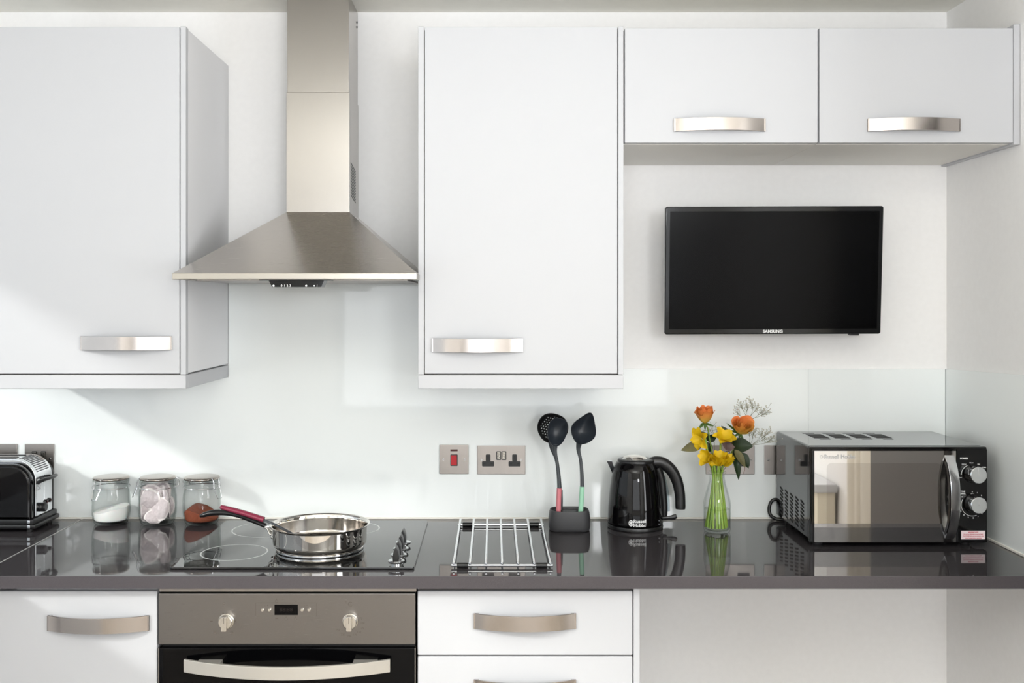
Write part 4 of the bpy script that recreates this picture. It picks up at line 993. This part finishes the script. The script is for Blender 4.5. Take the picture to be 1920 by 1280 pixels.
for k, s_ in enumerate(['IMPORTANT NOTE', 'Do not turn dial back to zero by hand', 'The POWER dial must be turned to the', 'correct setting before operating']):
    add_text(t, s_, .0032 if k else .0030, (u0, yp-.0007, PZ(997.6+3.6*k, 2.6)), bold=.0001 if k else .0002)
obj('sticker_text', t, 'red_print', st)
for xx in (mx0+.03, mx1-.04):
    for dd in (2.64, 2.88):
        t = B(); cyl(t, (xx, Y(dd), (ZT+mz0+.006)/2), .012, mz0+.006-ZT, 'Z', 16); obj('foot', t, 'black_matte', r)
t = B(); tube(t, smooth_pts([(mx0+.03, Y(2.925), .96), (mx0-.004, Y(2.925), .965), (mx0-.017, Y(2.925), .945), (mx0-.016, Y(2.92), .924), (mx0-.004, Y(2.91), .914), (mx0+.02, Y(2.90), .912)], 6), .0048, 10); obj('power_cord', t, 'black_satin', r, 60)

# ------------------------------------------------------------------ bottle vase, water and flowers
vD = 2.775; vx = PX(1344.5, vD); VL = Vector((vx, Y(vD), ZT))
r = thing('bottle_vase', 'clear glass milk bottle vase holding orange and yellow flowers', 'vase', tuple(VL), local=True)
vo = [(0, .001), (.030, .001), (.0345, .003), (.0365, .009), (.0368, .030), (.0368, .066), (.0362, .078), (.0345, .090), (.0310, .103), (.0268, .118), (.0228, .132), (.0205, .145), (.0200, .155), (.0205, .1585), (.0245, .1600), (.0250, .1620), (.0240, .1642), (.0215, .1648)]
vi = [(.0185, .164), (.0178, .157), (.0180, .146), (.0202, .133), (.0242, .119), (.0285, .103), (.0320, .089), (.0338, .078), (.0344, .066), (.0344, .030), (.034, .012), (.030, .007), (0, .006)]
t = B(); lathe(t, vo+vi, seg=64); obj('glass_body', t, 'vase_glass', r, 50)
t = B(); zw = .063; lathe(t, [(0, .0065), (.030, .0075), (.0336, .012), (.0340, .030), (.0340, zw), (0, zw)], seg=64)
o = obj('water', t, 'water_mat', None, 50); o.location = VL; tag(o, 'clear water in the lower half of the glass bottle vase', 'water', kind='stuff')

def frame_of(axis):
    a = Vector(axis).normalized(); u = a.cross(Vector((0, 1, .1))).normalized(); v = a.cross(u).normalized()
    return Matrix((u, v, a)).transposed().to_4x4()
def patch(bm, fn, nu, nv, mi=0, th=.0005):
    """surface patch fn(u in -1..1, v in 0..1) thickened"""
    q = bmesh.new(); G = [[q.verts.new(fn(-1+2*i/nu, j/nv)) for i in range(nu+1)] for j in range(nv+1)]
    for j in range(nv):
        for i in range(nu): q.faces.new((G[j][i], G[j][i+1], G[j+1][i+1], G[j+1][i]))
    bmesh.ops.solidify(q, geom=q.faces[:], thickness=th); merge(bm, q, mi)
def rose_bloom(c, axis, R_, H_, seed):
    rnd = random.Random(seed); t = B(); Mx = Matrix.Translation(c) @ frame_of(axis)
    for L_, (n, rr, hh, fl, span) in enumerate([(3, .18, .95, .02, 1.3), (3, .36, 1.0, .06, 1.15), (4, .55, 1.02, .14, .95), (5, .76, 1.0, .24, .85), (5, .90, .93, .52, .78)]):
        for k in range(n):
            a0 = 2*PI*k/n + L_*.7 + rnd.uniform(-.12, .12); jr = rnd.uniform(.92, 1.08); jh = rnd.uniform(.92, 1.06); tilt = rnd.uniform(-.05, .1); ph = rnd.uniform(0, 6)
            def fn(u, v, a0=a0, jr=jr, jh=jh, ph=ph, rr=rr, hh=hh, fl=fl, span=span, tilt=tilt):
                wv = math.sin(PI*min(1, v*.62+.14))**.7; a = a0+u*span*wv*(1-.25*max(0, v-.75)*4*u*u)
                r_ = R_*jr*(rr*(math.sin(PI*.5*min(1, v*1.5))**.8)*(1-.10*v)+fl*max(0, v-.45)**1.6*1.8 + tilt*v)
                z = H_*jh*hh*(v - .16*u*u*v*v) - R_*fl*.5*max(0, v-.8)**1.2 + H_*.03*math.sin(5*u+ph)*v
                return Mx @ Vector((r_*math.cos(a), r_*math.sin(a), z))
            patch(t, fn, 8, 9)
    return t
def leaf_patch(bm, base, tip, wid, nrm, curl=.1, fold=.15, mi=0, serr=.0, belly=.45):
    b = Vector(base); T_ = Vector(tip)-b; L_ = T_.length; T_.normalize(); N_ = (Vector(nrm)-T_*Vector(nrm).dot(T_)).normalized(); S_ = T_.cross(N_)
    def fn(u, v):
        w_ = wid*.5*(math.sin(PI*v**(.75 if belly < .5 else 1.0))**.85)*(1+serr*math.sin(40*v)) + .0006*(1-v)
        return b+T_*L_*v+S_*u*w_+N_*(abs(u)*w_*fold*2 + curl*L_*math.sin(PI*v) - curl*L_*.8*v*v)
    patch(bm, fn, 6, 12, mi, .0004)
def stem(bm, pts, r0, r1=None, mi=0): tube(bm, smooth_pts(pts, 6), [r0, r1 or r0], 8, mi)
def fp(px, py, dD=0.0): D = vD+dD; return Vector((PX(px, D), Y(D), PZ(py, D)))
def vfoot(dx, dy, z=.012): return VL+Vector((dx, dy, z))
def vneck(dx, dy, z=.150): return VL+Vector((dx, dy, z))

# rose one (tall, left)
r = thing('rose', 'taller orange rose, leftmost bloom at the top of the bunch', 'flower', tuple(VL), 'orange roses in the bottle vase')
c_ = fp(1322, 794, -.005); ax = Vector((-.10, -.16, 1))
obj('bloom', rose_bloom(c_, ax, .0235, .0455, 3), 'rose_petal', r, 60)
t = B(); stem(t, [c_, fp(1327, 803), fp(1331, 825), fp(1337, 858), vneck(-.006, -.004), VL+Vector((.004, .0, .08)), vfoot(.014, -.006)], .0021); obj('stem', t, 'stem_green', r, 60)
t = B()
for tp_ in ((1306, 806), (1339, 799), (1322, 807), (1331, 797), (1312, 797)): leaf_patch(t, c_+Vector((0, 0, .002)), fp(*tp_, -.012), .006, (0, -1, .3), -.1)
obj('sepals', t, 'leaf_green', r, 60)
t = B(); leaf_patch(t, fp(1316, 832, -.01), fp(1277, 844, -.025), .0275, (.1, -1, .3), .05, .10); obj('leaf', t, 'leaf_olive', r, 60)
t = B(); leaf_patch(t, fp(1331, 826, .01), fp(1311, 808, .015), .018, (.2, -1, .2), .1); obj('leaf', t, 'leaf_dark', r, 60)
t = B(); leaf_patch(t, fp(1326, 826, .01), fp(1344, 815, .012), .020, (.2, -1, .2), .1); obj('leaf', t, 'leaf_dark', r, 60)
t = B(); leaf_patch(t, fp(1334, 846, .01), fp(1318, 826, .012), .020, (.2, -1, .2), .1); obj('leaf', t, 'leaf_dark', r, 60)
# rose two (right)
r = thing('rose', 'orange rose lower and further right in the bunch, beside dark leaves', 'flower', tuple(VL), 'orange roses in the bottle vase')
c_ = fp(1388, 811.5, -.008); ax = Vector((.10, -.75, .9))
obj('bloom', rose_bloom(c_, ax, .0275, .042, 12), 'rose_petal', r, 60)
t = B(); stem(t, [c_, fp(1386, 820, .005), fp(1376, 842, .005), fp(1362, 862, .003), vneck(.008, .002), VL+Vector((.000, .004, .08)), vfoot(-.016, .004)], .0022); obj('stem', t, 'stem_green', r, 60)
t = B()
for tp_ in ((1395, 827), (1403, 806), (1361, 793), (1375, 819), (1366, 806)): leaf_patch(t, c_+Vector((0, .004, 0)), fp(*tp_, -.006), .006, (0, -1, .3), -.08)
obj('sepals', t, 'leaf_green', r, 60)
for nm_, b_, tt_, w_, m_ in (('leaf', (1373, 834, .0), (1412, 836, -.02), .040, 'leaf_dark'), ('leaf', (1376, 843, -.01), (1386, 900, -.02), .0215, 'leaf_dark'), ('leaf', (1378, 843, -.018), (1398, 876, -.03), .0205, 'leaf_olive'),
                            ('leaf', (1390, 848, .0), (1404, 878, -.01), .024, 'leaf_dark'), ('leaf', (1372, 828, .01), (1353, 798, .01), .024, 'leaf_dark'), ('leaf', (1370, 842, -.02), (1352, 826, -.03), .024, 'leaf_purple'), ('leaf', (1360, 838, -.025), (1378, 838, -.03), .022, 'leaf_purple'), ('leaf', (1376, 836, .008), (1368, 806, .004), .022, 'leaf_olive')):
    t = B(); leaf_patch(t, fp(*b_), fp(*tt_), w_, (.15, -1, .25), .06, .12); obj(nm_, t, m_, r, 60)
t = B(); stem(t, [fp(1376, 838), fp(1384, 845, -.012), fp(1396, 874, -.02), fp(1394, 888, -.02)], .0009); stem(t, [fp(1376, 842), fp(1374, 836), fp(1371, 832)], .001); obj('leaf_stalk', t, 'leaf_purple', r, 60)

# yellow flowers
YG = 'yellow flowers in the bottle vase'
def yellow(label, c, axis, R_, open_, seed, foot, neck, trumpet=True, n=6, length=1.0):
    rnd = random.Random(seed); r = thing('yellow_flower', label, 'flower', tuple(VL), YG)
    Mx = Matrix.Translation(c) @ frame_of(axis); t = B()
    for k in range(n):
        a0 = 2*PI*k/n+rnd.uniform(-.2, .2); op = open_*rnd.uniform(.75, 1.25); L_ = R_*length*rnd.uniform(.9, 1.12); W_ = R_*.86*rnd.uniform(.9, 1.1); ph = rnd.uniform(0, 6)
        def fn(u, v, a0=a0, op=op, L_=L_, W_=W_, ph=ph):
            w_ = W_*.5*math.sin(PI*min(1, v*.80+.14))**.75; ang = op*(.35+.75*v); rad = .0025+L_*v*math.sin(ang); z = L_*v*math.cos(ang) - .25*w_*u*u*0 + .0012*math.sin(3*u+ph)*v
            x = rad - .35*w_*u*u*math.cos(ang); y = u*w_
            return Mx @ Vector((x*math.cos(a0)-y*math.sin(a0), x*math.sin(a0)+y*math.cos(a0), z+.35*w_*u*u*math.sin(ang)))
        patch(t, fn, 6, 8, 0)
    pe = obj('petals', t, 'yellow_petal', r, 60)
    t = B(); Ax = Vector(axis).normalized(); stem(t, [c-Ax*.001, c-Ax*.012, c.lerp(neck, .6)+Vector((0, 0, .004)), neck, neck.lerp(foot, .5), foot], .0027, .0038); obj('stem', t, 'stem_pale', r, 60)
yellow('yellow flower at the left below the taller rose, petals spread downward', fp(1317, 822, -.02), Vector((-.75, -.65, .05)), .032, 1.0, 1, vfoot(-.026, -.004), vneck(-.010, .002))
yellow('yellow flower in the middle of the bunch between the two roses', fp(1354, 826, -.02), Vector((.2, -.6, .7)), .036, .85, 2, vfoot(.020, -.014), vneck(.003, -.008))
yellow('yellow flower low at the left of the bunch above the vase neck', fp(1334, 860, -.028), Vector((-.85, -.6, .35)), .034, .62, 5, vfoot(-.014, -.018), vneck(-.011, -.007))
yellow('upright yellow flower low in the centre above the vase neck', fp(1347, 872, -.030), Vector((.0, -.30, .95)), .037, .40, 4, vfoot(.002, -.024), vneck(-.001, -.012))
yellow('yellow flower low at the right of the bunch, partly behind stems', fp(1358, 872, -.018), Vector((.5, -.35, .85)), .034, .34, 6, vfoot(.026, -.002), vneck(.010, -.006))
yellow('small drooping yellow bloom hanging just left of the vase neck', fp(1337, 860, -.034), Vector((-.35, -.8, -.75)), .019, .7, 9, vfoot(-.006, -.026), vneck(-.006, -.011), n=5)
# extra bare stems seen through the glass
for k, (a_, b_, c3) in enumerate([((-.029, .008), (-.009, .006), 'stem_pale'), ((-.022, -.014), (-.004, .008), 'stem_green'), ((.010, -.026), (.005, .008), 'stem_pale'), ((.028, .010), (.010, .008), 'stem_pale'), ((.018, .018), (.0, .012), 'stem_green')]):
    t = B(); stem(t, [vneck(b_[0], b_[1], .185), vneck(b_[0], b_[1]), VL+Vector((a_[0]*.6, a_[1]*.6, .08)), vfoot(a_[0], a_[1])], .0024, .0036)
    o = obj('flower_stem', t, c3, None, 60, origin=tuple(VL)); tag(o, 'plain green flower stem standing in the bottle vase', 'stem', 'bare stems in the bottle vase')
# gypsophila
def gyp(label, trunk, tips, seed, extra=14, r_=.0005):
    rnd = random.Random(seed); r = thing('gypsophila', label, 'flower', tuple(VL), "baby's breath sprigs in the vase")
    t = B(); stem(t, trunk, .0009, .0007); heads = []
    for j, tip in enumerate(tips):
        j0 = trunk[-1] if j % 2 == 0 else trunk[-2].lerp(trunk[-1], .6); md = j0.lerp(tip, .5)+Vector((rnd.uniform(-.003, .003), rnd.uniform(-.006, .006), -.003)); stem(t, [j0, md, tip], .00055, .0004)
        for q_ in range(extra):
            e_ = tip+Vector((rnd.gauss(0, .0085), rnd.gauss(0, .007), rnd.gauss(.003, .0075))); s0 = md.lerp(tip, rnd.uniform(.2, 1)); tube(t, [s0, s0.lerp(e_, .5)+Vector((0, 0, -.001)), e_], .00032, 4); heads.append(e_)
    obj('stem', t, 'twig', r, 60)
    t = B()
    for h_ in heads:
        q = bmesh.new(); bmesh.ops.create_icosphere(q, subdivisions=1, radius=rnd.uniform(.0012, .0022)); merge(t, q, 0, Matrix.Translation(h_))
    f_ = obj('florets', t, 'baby_white', r, 60); f_['kind'] = 'stuff'
gyp("sprig of baby's breath rising above the right-hand orange rose", [vneck(.006, .010), fp(1368, 855, .03), fp(1392, 800, .03), fp(1403, 786, .03)], [fp(1420, 765, .03), fp(1432, 768, .03), fp(1388, 760, .03), fp(1402, 762, .025), fp(1438, 773, .03), fp(1380, 771, .03), fp(1412, 755, .03)], 1)
gyp("sprig of baby's breath reaching right towards the microwave", [vneck(.010, .008), fp(1372, 860, .03), fp(1396, 842, .03), fp(1409, 834, .03)], [fp(1430, 812, .03), fp(1440, 812, .03), fp(1448, 824, .03), fp(1413, 810, .03), fp(1436, 820, .03), fp(1406, 806, .03)], 2)
gyp("small sprig of baby's breath between the two orange roses", [vneck(-.002, .010), fp(1340, 845, .02), fp(1338, 812, .02)], [fp(1336, 797, .02), fp(1345, 804, .02), fp(1330, 805, .02)], 3, 5)
